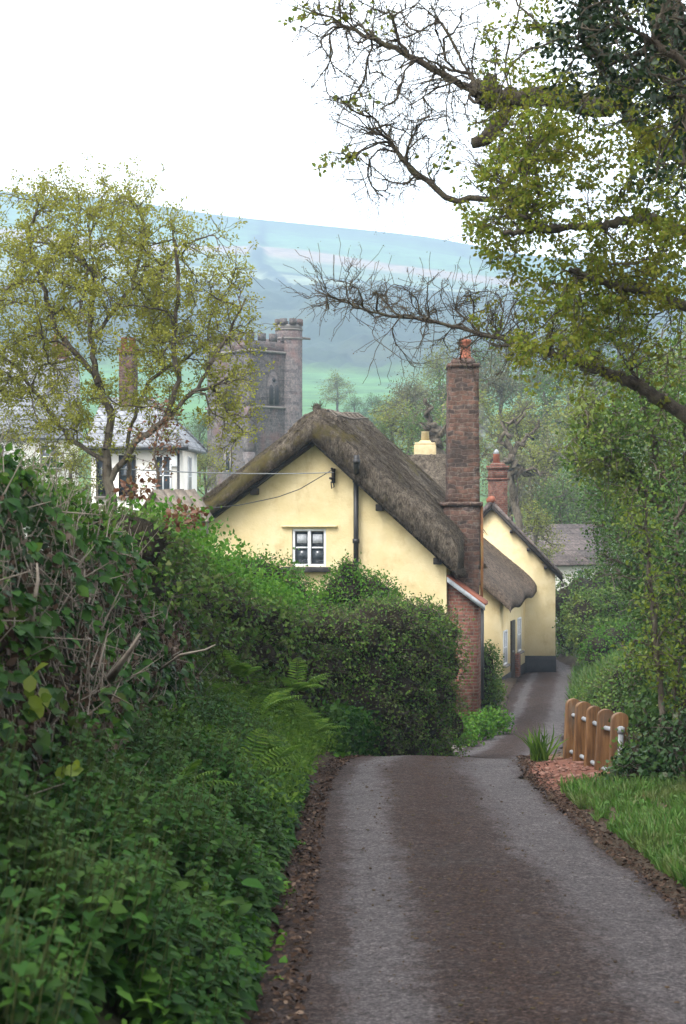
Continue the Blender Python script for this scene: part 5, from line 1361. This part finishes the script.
def nettles():
    rng = np.random.default_rng(51); g = G(); st = G()
    n = 7600; y = 4.6 + 14 * rng.uniform(0, 1, n) ** 1.25; e = rng.uniform(.06, 1.12, n)
    x = road_x(y) - road_h(y) - e; z = ground_z(x, y)
    k = fbm2(x * 2, y, 1.3, 52) > -.8; x, y, z, e = x[k], y[k], z[k], e[k]; n = len(x)
    h = (.09 + .30 * np.clip(e / .5, 0, 1)) * rng.uniform(.5, 1.3, n) * (1 + .55 * fbm2(x * 2.2, y * 1.6, 2.0, 57))
    lean = np.stack([.35 * rng.uniform(.2, 1, n), rng.normal(-.1, .15, n), np.ones(n)], -1); lean = unit(lean)
    root = np.stack([x, y, z], -1); top = root + lean * h[:, None]
    st.segs(root, top, .004, .002, 3)
    for lev in range(5):
        f = 1 - lev * .17; p = root + (top - root) * f
        az = rng.uniform(0, 6.28, n) + lev * 1.57
        for s in (0, math.pi):
            ax = np.stack([np.cos(az + s), np.sin(az + s), -.25 + .1 * lev * rng.uniform(-1, 1, n)], -1)
            sz = (.032 + .017 * lev) * rng.uniform(.45, 1.35, n)
            g.leaves(T_NETTLE, p + unit(ax) * .012, ax, np.tile([.15, -.05, 1.0], (n, 1)) + rng.normal(0, .25, (n, 3)), sz)
    m = 200; y = 7.5 + 10 * rng.uniform(0, 1, m) ** 1.3; e = rng.uniform(.05, 1.0, m); x = road_x(y) - road_h(y) - e; z = ground_z(x, y) + rng.uniform(.1, .36, m)
    g.leaves(T_OVAL, np.stack([x, y, z], -1), np.stack([rng.uniform(0, 1, m), rng.normal(0, .7, m), rng.uniform(-.2, .5, m)], -1), np.tile([.1, -.2, 1.0], (m, 1)) + rng.normal(0, .3, (m, 3)), .115 * rng.uniform(.6, 1.3, m), .8)
    o = obj('nettles', g, L_nettle); tag(o, 'bed of dark green nettles covering the left bank', 'nettles', kind='stuff')
    s = obj('stems', st, leaf_mat('nettle_stems', [(.05, .07, .02), (.08, .10, .03)], .6, .1), o)
    # low bright herbs along the edge of the lane
    g = G(); n = 5200; y = 5 + 18.5 * rng.uniform(0, 1, n) ** .9; e = np.abs(rng.normal(.26, .2, n)) - .10; x = road_x(y) - road_h(y) - e
    k = (fbm2(x * 2, y * 1.5, 1.7, 53) > -.15 + .5 * (e < .06)); x, y, e = x[k], y[k], e[k]; n = len(x); z = ground_z(x, y) + rng.uniform(.02, .22, n) * np.clip(e / .3, .15, 1)
    g.leaves(T_OVAL, np.stack([x, y, z], -1), rdir(n, rng) + np.array([.4, 0, .1]), np.tile([.2, -.2, 1.0], (n, 1)) + rng.normal(0, .4, (n, 3)), .07 * rng.uniform(.4, 1.4, n))
    tag(obj('verge_herbs', g, L_bright), 'low bright green herbs along the left edge of the lane', 'herbs', kind='stuff')
nettles()

def fern_frond(g, base, d, length, width, rng, curl=.35):
    """one arching frond: rachis with paired pinnae"""
    d = np.asarray(d, float); d /= np.linalg.norm(d); n = 17
    s = np.linspace(0, 1, n); path = base + d * (length * s)[:, None]; path[:, 2] -= curl * length * s ** 2.2
    tg = unit(np.gradient(path, axis=0)); side = unit(np.cross(tg, np.array([0, 0, 1.0]))); nm = np.cross(side, tg)
    g.segs(path[:-1], path[1:], .004, .003, 3)
    wv = width * np.sin(np.pi * np.clip(s * .93 + .07, 0, 1)) ** .8 * (1 - .35 * s)
    for sg in (-1, 1):
        ax = unit(side * sg + tg * .35 - np.array([0, 0, .12])); g.leaves(T_OVAL, path[2:], ax[2:], nm[2:] + rng.normal(0, .08, (n - 2, 3)), wv[2:] + .01, .26)

def ferns():
    rng = np.random.default_rng(61)
    spots = [(176, 752, 10.6, .44, (.75, -.2, .75), 3, 'bright fern frond standing out above the nettles on the left bank'),
             (262, 690, 16.5, .55, None, 6, 'pale green fern clump on the left bank below the ivy hedge'),
             (296, 672, 19.5, .6, None, 7, 'tall pale fern clump where the left bank curves under the clipped hedge'),
             (240, 655, 16.8, .5, None, 5, 'fern clump high on the left bank against the ivy hedge'),
             (312, 715, 20.5, .5, None, 6, 'low arching fern clump near the road edge before the clipped hedge'),
             (278, 735, 15.5, .42, None, 5, 'small fern clump nearest the lane on the left bank')]
    for px, py, d, ln, dr, k, lab in spots:
        p = P(px, py, d); b = np.array([p[0], d, max(gz(p[0], d), p[2] - .25)])
        g = G()
        for i in range(k):
            a = rng.uniform(0, 6.28); dd = np.array(dr) + rng.normal(0, .25, 3) * (i > 0) if dr is not None else np.array([math.cos(a) * .6 + .35, math.sin(a) * .6 - .15, rng.uniform(.55, 1.1)])
            fern_frond(g, np.zeros(3), dd, ln * rng.uniform(.75, 1.15), .15 * ln / .65, rng)
        o = obj('fern', g, L_fern); o.location = b; tag(o, lab, 'fern')
    protos = []
    for i in range(3):
        g = G(); r2 = np.random.default_rng(620 + i)
        for q in range(8):
            a = q * .785 + r2.uniform(-.3, .3); fern_frond(g, np.zeros(3), (math.cos(a) * .55 + .3, math.sin(a) * .55 - .1, r2.uniform(.6, 1.1)), .62 * r2.uniform(.75, 1.15), .13, r2)
        protos.append(g)
    made = [None] * 3
    for i in range(18):
        y = rng.uniform(14.8, 23.5); e = rng.uniform(.35, 1.35); x = float(road_x(y) - road_h(y) - e); k = i % 3
        if made[k] is None: o = made[k] = obj('fern', protos[k], L_fern)
        else: o = made[k].copy(); C.objects.link(o)
        o.location = (x, y, gz(x, y) + .08); o.rotation_euler = (0, .25, rng.uniform(-.6, .6)); s_ = rng.uniform(.75, 1.2); o.scale = (s_, s_, s_)
        tag(o, 'pale green fern in the thick fern growth on the left bank', 'fern', 'ferns massed on the left bank')
    # soft feathery growth between the ferns
    g = G(); n = 6500; y = rng.uniform(13.5, 23.5, n); e = rng.uniform(.15, 1.4, n); x = road_x(y) - road_h(y) - e; z = ground_z(x, y)
    g.leaves(T_BLADE, np.stack([x, y, z], -1), np.stack([.5 * rng.uniform(0, 1.2, n), rng.normal(0, .3, n), np.ones(n)], -1), rdir(n, rng), .30 * rng.uniform(.4, 1.2, n), .8)
    pos = np.stack([x, y, z], -1); m = 9000; i = rng.integers(0, n, m); pp = pos[i] + np.stack([rng.uniform(0, .22, m), rng.normal(0, .1, m), rng.uniform(.03, .27, m)], -1)
    g.leaves(T_KITE, pp, rdir(m, rng) + np.array([.4, 0, .2]), rdir(m, rng) + np.array([0, 0, .7]), .055 * rng.uniform(.5, 1.4, m), .7)
    tag(obj('bank_growth', g, L_fern), 'feathery pale green growth covering the bank between the ferns', 'undergrowth', kind='stuff')
ferns()

def hedges():
    rng = np.random.default_rng(71)
    lob = []
    for y in np.arange(16.5, 25.0, .5):
        f = (y - 16.5) / 8.5; x = np.interp(y, [16.5, 20, 22.5, 25], [-1.95, -1.75, -1.35, -.55]); zt = np.interp(y, [16.5, 18, 21, 23, 25], [.0, -.22, -.62, -1.04, -1.42]); zb = gz(x, y) - .1
        for q in np.arange(zb + .3, zt - .2, .45): lob.append(((x - .15 + rng.uniform(-.08, .08), y, q), (.52, .48, .42)))
        lob.append(((x - .2, y, zt - .36), (.48, .5, .38)))
    def straw(t, base, rng):
        g = G(); m = 50; yy = rng.uniform(16.8, 22.5, m); x = np.interp(yy, [16.5, 20, 22.5, 25], [-1.95, -1.75, -1.35, -.55]) + .42; z = rng.uniform(-1.9, -.5, m)
        a = np.stack([x, yy, z], -1) - base; d = unit(np.stack([rng.normal(.5, .4, m), rng.normal(0, .8, m), rng.normal(-.3, .6, m)], -1)); g.segs(a, a + d * rng.uniform(.1, .4, (m, 1)), .004, .002, 4); pass
        g = G(); m = 6500; i = rng.uniform(17, 24.8, m); x = np.interp(i, [16.5, 20, 22.5, 25], [-1.95, -1.75, -1.35, -.55]) - .15; zt = np.interp(i, [16.5, 18, 21, 23, 25], [.0, -.22, -.62, -1.04, -1.42])
        g.leaves(T_OVAL, np.stack([x + rng.normal(0, .28, m), i, zt + rng.normal(.02, .12, m)], -1) - base, rdir(m, rng) + np.array([0, 0, .8]), rdir(m, rng) + np.array([0, 0, .8]), .06 * rng.uniform(.5, 1.3, m)); obj('new_leaves', g, L_bright, t)
    bush('ivy_hedge', 'clipped ivy grown hedge left of the cottage window, above the ferny bank', lob, L_hedge, 30000, .05, T_IVY, 'hedge', seed=72, stick=60, extra=straw)
    # rounded clipped hedge in front of the cottage, following the bend
    lob = []
    pts = [(-.55, 25.2, -1.42), (.0, 25.8, -1.48), (.45, 26.4, -1.35), (.9, 27.1, -1.32), (1.3, 27.9, -1.4), (1.58, 28.8, -1.55)]
    for i in range(len(pts) * 2 - 1):
        a = np.array(pts[i // 2]); b2 = np.array(pts[min(i // 2 + i % 2, len(pts) - 1)]); c = (a + b2) / 2; zb = min(gz(c[0], c[1]), road_z(c[1]) + .3) - .1
        for q in np.arange(zb + .2, c[2] - .3, .5): lob.append(((c[0] + rng.uniform(-.1, .1), c[1] + rng.uniform(-.1, .1), q), (.50 + rng.uniform(0, .1), .52, .46)))
        lob.append(((c[0] - .05, c[1], c[2] - .42), (.48, .5, .42)))
    bush('rounded_hedge', 'dense dark rounded hedge in front of the cottage where the lane bends', lob, L_hedge, 42000, .05, T_KITE, 'hedge', seed=73, stick=700)
    # pale skirt of herbs at the hedge foot
    g = G(); n = 5200; y = rng.uniform(22.8, 29.5, n); off = np.abs(rng.normal(0, .28, n)); x = road_x(y) - road_h(y) - .02 - off; z = road_z(y) + rng.uniform(.02, .75, n) * np.clip(1.3 - off, .2, 1)
    g.leaves(T_OVAL, np.stack([x, y, z], -1), rdir(n, rng) + np.array([.4, -.2, 0]), rdir(n, rng) + np.array([.2, -.2, .7]), .075 * rng.uniform(.5, 1.3, n)); tag(obj('hedge_foot_herbs', g, L_nettle), 'broad leaved herbs at the foot of the rounded hedge', 'herbs', kind='stuff')
    # shrub under the cottage window
    d = 32.0
    bush('window_shrub', 'loose light green shrub standing under the white cottage window', [(P(350, 590, d), (.62, .5, .48)), (P(374, 596, d), (.5, .5, .45)), (P(325, 610, d), (.45, .5, .42)), (P(352, 622, d), (.8, .6, .6)), (P(390, 612, d), (.4, .4, .4)), (P(348, 572, d), (.24, .3, .28))], L_bright, 9000, .055, T_KITE, seed=74, stick=260)
    bush('gable_shrub', 'bright green low shrub between the ivy hedge and the cottage wall', [(P(250, 574, 30), (.9, .6, .35)), (P(220, 568, 30), (.5, .5, .3)), (P(285, 598, 30), (.6, .6, .45))], L_bright, 5200, .06, T_KITE, seed=75, stick=120)
    d = 41
    bush('stack_foot_shrub', 'narrow dark green shrub climbing at the foot of the tall stone stack', [(P(487, 668, d), (.32, .4, .55)), (P(484, 700, d), (.42, .4, .5)), (P(490, 690, d), (.3, .35, .4)), (P(478, 720, d), (.5, .5, .35))], L_mid, 5600, .07, T_KITE, seed=76, stick=100)
    bush('verge_tuft', 'fresh green leafy tuft on the gravel edge beside the stack foot', [(P(470, 728, 36), (.45, .5, .25)), (P(492, 722, 37.5), (.35, .4, .22)), (P(455, 738, 34), (.4, .4, .3))], L_bright, 4200, .07, T_OVAL, seed=77, stick=0, core=False)
hedges()

def right_bank():
    rng = np.random.default_rng(81)
    d = 52
    G_ = 'garden shrubs beyond the bend'
    bush('rounded_garden_shrub', 'light green rounded shrub beyond the lane bend beside the dark plinth', [(P(590, 618, 60), (1.0, .9, .9)), (P(612, 610, 60), (.8, .8, .8)), (P(600, 640, 59), (1.2, 1, .7))], L_mid, 6500, .11, T_KITE, seed=82, stick=100)
    bush('dark_garden_shrub', 'dark shrub against the house wall right of the gable house', [(P(568, 606, 70), (1.0, 1.0, 1.1)), (P(584, 594, 70.6), (1.1, 1.0, 1.0)), (P(604, 590, 71), (1.1, 1.0, 1.2)), (P(575, 636, 69.6), (1.0, 1.0, 1.0))], L_hedge, 5200, .11, T_KITE, seed=83, stick=60)
    bush('low_garden_hedge', 'low pale green hedge along the right side of the lower lane', hedge_run([(8.6, 57), (9.8, 57.8), (11.2, 58.4)], .1, 1.1, .6, .7, .5, rng), L_bright, 6500, .09, T_KITE, 'hedge', seed=84, stick=80)
    bush('bank_shrub', 'grey green shrub on the bank just behind the timber posts', [(P(618, 692, 37), (.65, .7, .5)), (P(636, 682, 36.6), (.7, .8, .65)), (P(604, 702, 37.4), (.5, .6, .4)), (P(626, 712, 36.2), (.65, .7, .5))], L_mid, 8000, .07, T_KITE, seed=85, stick=160)
    g = G(); n = 9000; y = rng.uniform(40, 62, n); e = rng.uniform(.02, 3.0, n); x = road_x(y) + road_h(y) + e
    g.leaves(T_BLADE, np.stack([x, y, ground_z(x, y)], -1), np.stack([rng.normal(0, .4, n), rng.normal(0, .4, n), np.ones(n)], -1), rdir(n, rng), .4 * rng.uniform(.5, 1.3, n), 1.6)
    tag(obj('bank_grass', g, L_grass), 'long grass on the bank right of the lower lane', 'grass', kind='stuff')
    bush('boundary_hedge', 'leafy green hedge along the field edge right of the verge, behind the ivy mound', hedge_run([(5.3, 8), (5.5, 14), (5.9, 20), (6.4, 26)], .1, 2.0, .7, .9, .6, rng), L_shade, 15000, .085, T_OVAL, 'hedge', seed=80, stick=200)
    # ivy covered stump and undergrowth on the verge
    bush('ivy_mound', 'silvery green ivy mound on the right verge in front of the thicket', [(P(650, 775, 17), (.35, .4, .26)), (P(680, 770, 17), (.4, .4, .32)), (P(632, 795, 17.2), (.2, .3, .26)), (P(670, 815, 16.6), (.42, .4, .3)), (P(700, 800, 16.4), (.4, .4, .45)), (P(690, 740, 17.5), (.4, .4, .3))], L_ivy, 5200, .055, T_IVY, seed=86, stick=240)
    bush('dry_verge_bush', 'twiggy brownish bush between the timber posts and the ivy mound', [(P(622, 790, 18.4), (.22, .3, .3)), (P(612, 810, 18.2), (.2, .3, .22)), (P(640, 760, 18.8), (.3, .3, .3))], L_hedge, 1600, .045, T_OVAL, seed=87, stick=420)
    bush('dark_undergrowth', 'dark leafy undergrowth at the right edge under the thicket', [(P(660, 740, 20), (.5, .5, .45)), (P(690, 720, 20), (.5, .5, .6)), (P(640, 745, 20.5), (.3, .4, .3)), (P(690, 850, 15), (.35, .4, .3))], L_shade, 5200, .06, T_NETTLE, seed=88, stick=120)
    # grass verge
    g = G(); n = 52000; y = rng.uniform(11.0, 20.0, n); e = rng.uniform(.12, 1.9, n) ; x = road_x(y) + road_h(y) + e
    k = (fbm2(x * 1.5, y, 1.6, 89) > -.75 + .7 * (e < .3)) & (rng.uniform(0, 1, n) > np.clip((y - 16.6) / 1.2, 0, 1) * np.clip((1.5 - e) / .4, 0, 1)) & (fbm2(x * 3, y * 2, 1.9, 92) > -.7); x, y = x[k], y[k]; n = len(x)
    h = .10 * rng.uniform(.35, 1.3, n) * (1 + .7 * np.clip(fbm2(x, y, 1.9, 90), 0, 1))
    g.leaves(T_BLADE, np.stack([x, y, ground_z(x, y)], -1), np.stack([rng.normal(-.1, .4, n), rng.normal(0, .4, n), np.ones(n)], -1), rdir(n, rng), h, 2.3)
    m = 1500; i = rng.integers(0, n, m); g.leaves(T_OVAL, np.stack([x[i], y[i], ground_z(x[i], y[i]) + .05], -1), rdir(m, rng), rdir(m, rng) + np.array([0, 0, 1.5]), .05 * rng.uniform(.5, 1.5, m))
    tag(obj('verge_grass', g, L_grass), 'fresh green grass on the right verge', 'grass', kind='stuff')
    # the tall tuft by the posts
    g = G(); n = 90; b = P(540, 772, 22.0); b[2] = gz(b[0], b[1])
    g.leaves(T_BLADE, np.zeros((n, 3)) + rng.normal(0, .05, (n, 3)) * (1, 1, 0), np.stack([rng.normal(0, .35, n), rng.normal(0, .35, n), np.ones(n)], -1), rdir(n, rng), .45 * rng.uniform(.4, 1.2, n), 1.4)
    o = obj('grass_tuft', g, L_fern); o.location = b; tag(o, 'tall pale grass tuft on the red soil before the timber posts', 'grass tuft')
right_bank()

# ------------------------------------------------------------------ timber posts with steel rails
def posts():
    dd = [22.4, 21.75, 20.85, 20.05, 19.25]; px = [573.5, 583.6, 594.5, 606.0, 620.0]; topy = [699, 702, 705.5, 710, 711.5]
    c0 = P(594, 760, 20.85); base = np.array([c0[0], c0[1], gz(c0[0], c0[1])])
    t = thing('timber_post_fence', 'five round topped oak posts threaded by two galvanised rails beside the lane', 'fence', tuple(base))
    tops = [P(x, y, d) for x, y, d in zip(px, topy, dd)]; W_, TH, H = .19, .075, 1.15
    lean = np.array([.055, 0, 1.0])
    for tp in tops:
        W_ = .19 * rng_.uniform(.94, 1.06); tp = tp + np.array([0, 0, rng_.uniform(-.02, .015)])
        g = G(); hh = [(-W_ / 2, -H), (W_ / 2, -H)] + [(W_ / 2 * math.cos(a), -.075 + .075 * math.sin(a)) for a in np.linspace(0, math.pi, 13)]
        poly = np.array([np.array([u, 0, 0]) + lean * z for u, z in hh])
        rz_ = Matrix.Rotation(R(rng_.uniform(-7, 7) + 10), 3, 'Z')
        poly = poly @ np.array(rz_).T
        n_ = np.array(rz_ @ Vector((0, 1, 0))) * TH
        g.prism(poly + tp - base, -n_ / 2, n_ / 2); obj('post', g, M_oak, t, bevel=.005)
    for dz in (-.21, -.69):
        q = [tp + lean * dz for tp in tops]; q = [q[0] + (q[0] - q[1]) * .4] + q
        q[-1] = q[-1] + np.array([0.0, -.14, 0.0])
        g = G(); g.tube(np.array(q) - base, .027, 12); obj('rail', g, M_galv, t, smooth=True)
    e = tops[-1] + lean * -.21 + np.array([0, -.14, 0]); g = G(); g.tube([e + np.array((0, 0, .035)) - base, e + np.array((0, 0, .03)) - base, e + np.array((-.03, 0, -.9)) - base], [.01, .031, .031], 12); obj('end_stay', g, M_galv, t, smooth=True)
    g = G(); g.tube([e + (0, 0, -.02) - base, e + (0, 0, .045) - base, e + (0, 0, .06) - base], [.042, .042, .02], 12); obj('clamp', g, M_galv, t)
rng_ = random.Random(5)
posts()

# ------------------------------------------------------------------ litter, stones, gravel
def litter():
    rng = np.random.default_rng(91)
    g = G(); n = 7500; y = 6.5 + 18 * rng.uniform(0, 1, n); s = rng.uniform(0, 1, n) < .5
    e = np.abs(rng.normal(.0, .17, n)); x = np.where(s, road_x(y) - road_h(y) - e + .24, road_x(y) + road_h(y) + e - .08)
    z = np.maximum(ground_z(x, y), road_z(y) + .02) + .012
    g.leaves(T_OVAL, np.stack([x, y, z], -1), rdir(n, rng) * (1, 1, .25), np.tile([0, 0, 1.0], (n, 1)) + rng.normal(0, .35, (n, 3)), .026 * rng.uniform(.3, 2.0, n))
    tag(obj('leaf_litter', g, L_litter), 'brown fallen leaves along both edges of the lane', 'fallen leaves', kind='stuff')
    def stones(n, xs, ys, zs, r, mat, name, label, cat, zsq=.6):
        t = (1 + 5 ** .5) / 2; iv = unit(np.array([(-1, t, 0), (1, t, 0), (-1, -t, 0), (1, -t, 0), (0, -1, t), (0, 1, t), (0, -1, -t), (0, 1, -t), (t, 0, -1), (t, 0, 1), (-t, 0, -1), (-t, 0, 1)], float))
        fi = [(0, 11, 5), (0, 5, 1), (0, 1, 7), (0, 7, 10), (0, 10, 11), (1, 5, 9), (5, 11, 4), (11, 10, 2), (10, 7, 6), (7, 1, 8), (3, 9, 4), (3, 4, 2), (3, 2, 6), (3, 6, 8), (3, 8, 9), (4, 9, 5), (2, 4, 11), (6, 2, 10), (8, 6, 7), (9, 8, 1)]
        v = iv[None] * (r[:, None, None]) * rng.uniform(.65, 1.3, (n, 12, 1)); v[..., 2] *= zsq; v[..., 0] *= rng.uniform(.7, 1.5, (n, 1))
        v += np.stack([xs, ys, zs], -1)[:, None]
        l = np.array(fi)[None] + (np.arange(n) * 12)[:, None, None]
        g = G(); g.add(v, l, np.full(n * 20, 3)); tag(obj(name, g, mat), label, cat, kind='stuff')
    n = 420; x = rng.normal(2.75, .45, n); y = rng.normal(19.9, 1.5, n); k = np.abs(x - road_x(y)) > road_h(y) + .05; x, y = x[k], y[k]
    stones(len(x), x, y, ground_z(x, y) + .01, np.clip(rng.exponential(.014, len(x)), .006, .05), M_stones, 'rubble', 'red stone rubble on the soil by the timber posts', 'rubble')
    n = 5200; y = 6.6 + 16.5 * rng.uniform(0, 1, n); lat = rng.normal(-.05, .30, n); sidek = rng.uniform(0, 1, n) < .35; lat = np.where(sidek, np.where(rng.uniform(0, 1, n) < .6, -.93, .95) + rng.normal(0, .06, n), lat); lat = np.clip(lat, -1, 1)
    x = road_x(y) + lat * road_h(y)
    stones(n, x, y, road_z(y) + .035 * (1 - lat ** 2) + .002, np.clip(rng.exponential(.0035, n), .002, .014), M_soil, 'road_grit', 'crumbs of earth and grit scattered on the lane', 'grit')
    n = 2600; y = rng.uniform(29, 42, n); x = road_x(y) - road_h(y) + rng.uniform(-.6, .12, n)
    stones(n, x, y, np.maximum(ground_z(x, y), road_z(y)) + .01, np.clip(rng.exponential(.018, n), .01, .06), M_dress, 'gravel', 'grey gravel on the left edge of the lower lane', 'gravel')
litter()

# ------------------------------------------------------------------ woodland beyond the cottages
def woodland():
    protos = []
    for i in range(4):
        rng = np.random.default_rng(100 + i)
        A = np.vstack([in_ell(60, (0, 0, 5.2), (2.2, 2.2, 2.6), rng, .5), in_ell(30, (rng.uniform(-1.2, 1.2), 0, 4.2), (2.4, 1.8, 1.5), rng, .4), in_ell(25, (rng.uniform(-.8, .8), .3, 6.6), (1.3, 1.3, 1.4), rng, .3)])
        base = np.zeros(3)
        t = thing('woodland_tree', 'tree in the spring woodland behind the cottages', 'tree', (0, 0, 0), 0, 'woodland trees behind the cottages')
        nd, pa, tp, nt_ = grow([[(0, 0, 0), (.1, 0, 1.2), (0, .1, 2.6), (.1, 0, 4.2), (0, 0, 6)]], A, .4, .07, rng)
        sel = rng.choice(np.arange(nt_, len(nd)), 260); nd, pa, tp2, _ = grow_more(nd, pa, nd[sel] + rdir(260, rng) * rng.uniform(.3, .9, (260, 1)), .35, .04, rng)
        r = radii(nd, pa, .014, 2.3, .26); obj('trunk', skeleton_geo(nd, pa, r, 3, 6, .05), M_bark, t)
        g = G(); cluster_leaves(g, nd[np.concatenate([tp, tp2])], 9 if i < 3 else 8, .45, .17, T_KITE, .5, .1, rng); obj('crown', g, L_wood[(0, 1, 2, 0)[i]], t)
        protos.append(t)
    spots = [(392, 428, 120, 1.0, 0), (410, 420, 130, 1.0, 2), (455, 400, 135, 1.2, 1), (470, 430, 115, 1.0, 0), (500, 400, 140, 1.3, 2), (520, 440, 120, 1.1, 0), (545, 410, 150, 1.5, 1),
             (550, 470, 110, 1.1, 2), (575, 430, 130, 1.4, 0), (590, 490, 105, 1.0, 1), (530, 490, 105, .9, 0), (510, 480, 100, .8, 2), (600, 400, 150, 1.6, 2), (630, 450, 140, 1.5, 0), (560, 520, 100, .9, 1),
             (585, 530, 118, 1.0, 2), (620, 500, 112, 1.2, 1), (425, 450, 108, .8, 1), (375, 440, 118, .6, 1), (440, 380, 210, 1.4, 0), (480, 375, 210, 1.7, 1), (520, 365, 220, 1.8, 2), (570, 360, 220, 2.0, 0), (620, 350, 220, 2.2, 1),
             (385, 410, 260, 1.0, 1), (410, 405, 240, 1.2, 2), (355, 412, 300, .9, 1), (375, 408, 300, 1.0, 1), (535, 540, 88, .6, 0), (340, 470, 150, .8, 0), (200, 440, 160, .7, 1), (30, 480, 60, .45, 1), (70, 470, 58, .4, 0), (-5, 440, 62, .5, 2), (205, 470, 100, .55, 0),
             (660, 420, 120, 1.3, 1), (690, 400, 110, 1.4, 0), (650, 520, 90, 1.0, 2), (680, 500, 85, 1.0, 1)]
    rng = random.Random(9)
    used = set()
    for (x, y, d, s, k) in spots:
        c = P(x, y, d); zb = c[2] - 5.0 * s
        loc = (c[0], c[1], zb); sc = (s * rng.uniform(.9, 1.2), s * rng.uniform(.9, 1.2), s * rng.uniform(.85, 1.1)); rz = rng.uniform(0, 6.28)
        if k not in used:
            p = protos[k]; p.location = loc; p.rotation_euler = (0, 0, rz); p.scale = sc; used.add(k)
        else: copy_tree(protos[k], loc, rz, sc)
    p = protos[3]; c = P(337, 388, 330); p.location = (c[0], c[1], P(0, 412, 330)[2] - 1.6); p.scale = (1.55, 1.55, 1.15); p['label'] = 'lone pale round tree on the green field right of the church tower'; del p['group']
    # old pollards with bare knotted limbs
    def pollard(label, d, paths, rad):
        rng = np.random.default_rng(int(d)); b = np.array(paths[0][0], float); t = thing('pollard_tree', label, 'tree', tuple(b))
        g = G()
        for pth, r_ in zip(paths, rad):
            pth = np.asarray(pth, float); u = np.linspace(0, len(pth) - 1, 14); q = np.stack([np.interp(u, np.arange(len(pth)), pth[:, i]) for i in range(3)], -1); q[1:] += rng.normal(0, .16, q[1:].shape)
            g.tube(q - b, np.linspace(r_[0], r_[1], 14) * rng.uniform(.85, 1.2, 14), 8, wob=.12)
        obj('trunk', g, M_bark, t)
        tips = np.array([p[-1] for p in paths]); A = np.repeat(tips, 14, 0) + rdir(14 * len(tips), rng) * rng.uniform(.3, 1.1, (14 * len(tips), 1)) + np.array([0, 0, .3])
        nd, pa, tp, _ = grow(paths, A, .25, .05, rng); r = radii(nd, pa, .012, 2.3, .05); obj('branches', skeleton_geo(nd - b, pa, r, 3), M_twig, t)
    d = 80.0
    pollard('bare knotted pollard tree just left of the tall stone stack', d, [[P(438, 520, d), P(438, 470, d), P(436, 440, d)], [P(436, 440, d), P(430, 420, d), P(425, 400, d)], [P(436, 440, d), P(447, 428, d), P(455, 415, d)], [P(437, 445, d), P(428, 432, d), P(426, 424, d)]], [(.30, .24), (.2, .07), (.18, .07), (.14, .05)])
    d = 85.0
    pollard('bare brown pollard with crooked limbs behind the smoking chimney', d, [[P(520, 560, d), P(517, 480, d), P(512, 455, d)], [P(512, 455, d), P(500, 440, d), P(508, 425, d), P(525, 412, d)], [P(512, 455, d), P(525, 440, d), P(540, 425, d)], [P(512, 462, d), P(500, 465, d), P(490, 455, d)], [P(515, 475, d), P(530, 470, d), P(545, 478, d)]], [(.22, .17), (.15, .06), (.14, .05), (.11, .05), (.11, .04)])
woodland()
